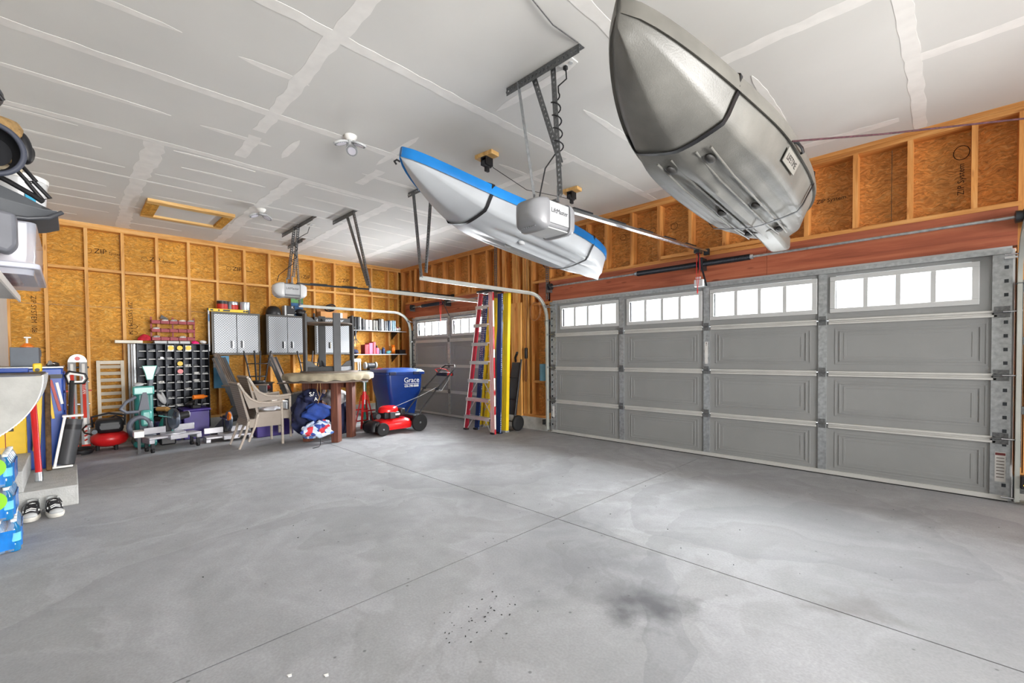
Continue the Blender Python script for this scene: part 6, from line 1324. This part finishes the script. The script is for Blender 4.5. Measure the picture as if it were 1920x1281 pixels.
t = thing('grey_bracket_arm', 'curved grey arm rest piece under the moulded seat', 'arm rest', (5.9, -5.7, 1.87)); part('arm', MB().loft([[(5.84, y, za), (5.95, y, za), (5.95, y, zb), (5.84, y, zb)] for y, za, zb in ((-5.94, 1.79, 1.93), (-5.70, 1.75, 1.90), (-5.56, 1.70, 1.885), (-5.53, 1.74, 1.88))]), mat('arm_grey', '#6b6d74', .5), t, bevel=.015)
# tan bags, hats
t = thing('white_bucket', 'translucent white tub with lid and blue label on the high shelf', 'tub', (5.15, -5.6, 2.0)); part('body', MB().lathe([(.10, .0), (.115, .24), (.118, .25)], (5.15, -5.56, 1.987), n=30), mat('tub_white', '#c9cacb', .3), t, smooth=50); part('lid', MB().lathe([(.12, .251), (.122, .275), (.10, .285)], (5.15, -5.56, 1.987), n=30), WHITE, t); part('blue_label', MB().box(5.20, 5.27, -5.475, -5.44, 2.05, 2.13), mat('cyan_label', '#1b9ac0', .4), t) if 0 else part('blue_label', MB().box(5.255, 5.272, -5.53, -5.49, 2.07, 2.15), mat('cyan_label', '#1b9ac0', .4), t)
solo('cream_board', MB().box(5.60, 5.62, -5.93, -5.522, 2.16, 2.38), mat('cream_board', '#cbbda0', .7), 'cream coloured board standing upright behind the tan bag', 'board', bevel=.003)
CAP = mat('cap_black', '#101116', .85, var=.2)
t = thing('dark_hat', 'big dark open hat lying on its side over the tan bag, hollow towards the camera', 'hat', (5.85, -5.62, 2.05)); rings = []
for q, k in ((-.10, .55), (-.07, .82), (-.02, .93), (.01, 1.0)): rings.append([(5.95+q, -5.600+.104*k*math.cos(a*PI/18), 2.145+.110*k*math.sin(a*PI/18)) for a in range(36)])
part('crown', MB().loft(rings, cap=False).loft([[(5.87, -5.600+.06*math.cos(a*PI/18), 2.16+.065*math.sin(a*PI/18)) for a in range(36)], [(5.865, -5.60+.02*math.cos(a*PI/18), 2.16+.02*math.sin(a*PI/18)) for a in range(36)]]), CAP, t, smooth=80)
part('brim', MB().tube([(5.965, -5.600+.100*math.cos(a*PI/20), 2.145+.110*math.sin(a*PI/20)) for a in range(40)], .011, 8, True), mat('brim_grey', '#3b3f4c', .6), t, smooth=80)
t = thing('tan_bag', 'tan canvas bag with pocket stuffed above the dark hat', 'bag', (5.78, -5.7, 2.2)); part('body', MB().loft([[(5.70+.09*k*math.cos(a), -5.72+.21*k2*math.sin(a), z) for a in [q*PI/12 for q in range(24)]] for z, k, k2 in ((2.28, .9, .92), (2.31, 1, 1), (2.345, 1, 1), (2.37, .85, .93), (2.385, .4, .6))]), TAN, t, smooth=80)
part('pocket', MB().box(5.66, 5.765, -5.93, -5.528, 2.17, 2.275), TAN, t, bevel=.02); part('snap', MB().cyl((5.766, -5.575, 2.25), (5.772, -5.575, 2.25), .006, n=10), CHROME, t)
solo('black_pouch', MB().ell((5.69, -5.508, 2.265), (.03, .028, .075), 14, 10, (.15, 0, 0)).ell((5.68, -5.50, 2.235), (.025, .026, .05), 12, 9, (-.2, 0, .4)), BLACK, 'crumpled black pouch hanging right of the tan bag', 'pouch', smooth=80)
t = thing('black_helmet', 'dark visor helmet at the very top left of the pile', 'helmet', (5.78, -5.68, 2.39)); part('shell', MB().ell((5.76, -5.67, 2.455), (.10, .105, .075), 24, 14), DGREY, t, smooth=80); part('visor', MB().tube([(5.85, -5.72, 2.50), (5.87, -5.66, 2.49), (5.86, -5.60, 2.46), (5.83, -5.565, 2.415)], .010, 8), BLACK, t, smooth=60)
# ---------------------------------------------------------------- loose bits on the slab
random.seed(91); m = MB()
for (cx, cy, sp, n) in ((7.39, -3.99, .09, 26), (7.38, -4.17, .05, 14), (6.4, -3.0, 1.6, 24), (8.3, -2.6, .9, 14)):
    for k in range(n):
        x, y, s = cx+random.gauss(0, sp), cy+random.gauss(0, sp), random.uniform(.0015, .0045); m.cbox((x, y, s*.4), (s*2, s, s*.7), (0, 0, random.random()*3))
solo('dark_grit', m, RUBBER, 'dark grit and specks scattered over the concrete floor', 'grit', kind='stuff', smooth=0)
for x, y, lab in ((7.23, -4.71, 'white paint chip near the bottom edge of the floor, right one'), (7.13, -4.81, 'white paint chip near the bottom edge of the floor, left one')):
    solo('paint_chip', MB().prism([(0, 0), (.014, .002), (.018, .012), (.006, .016)], (x, y, .0005), (1, 0, 0), (0, 1, 0), .003), WHITE, lab, 'chip', smooth=0)
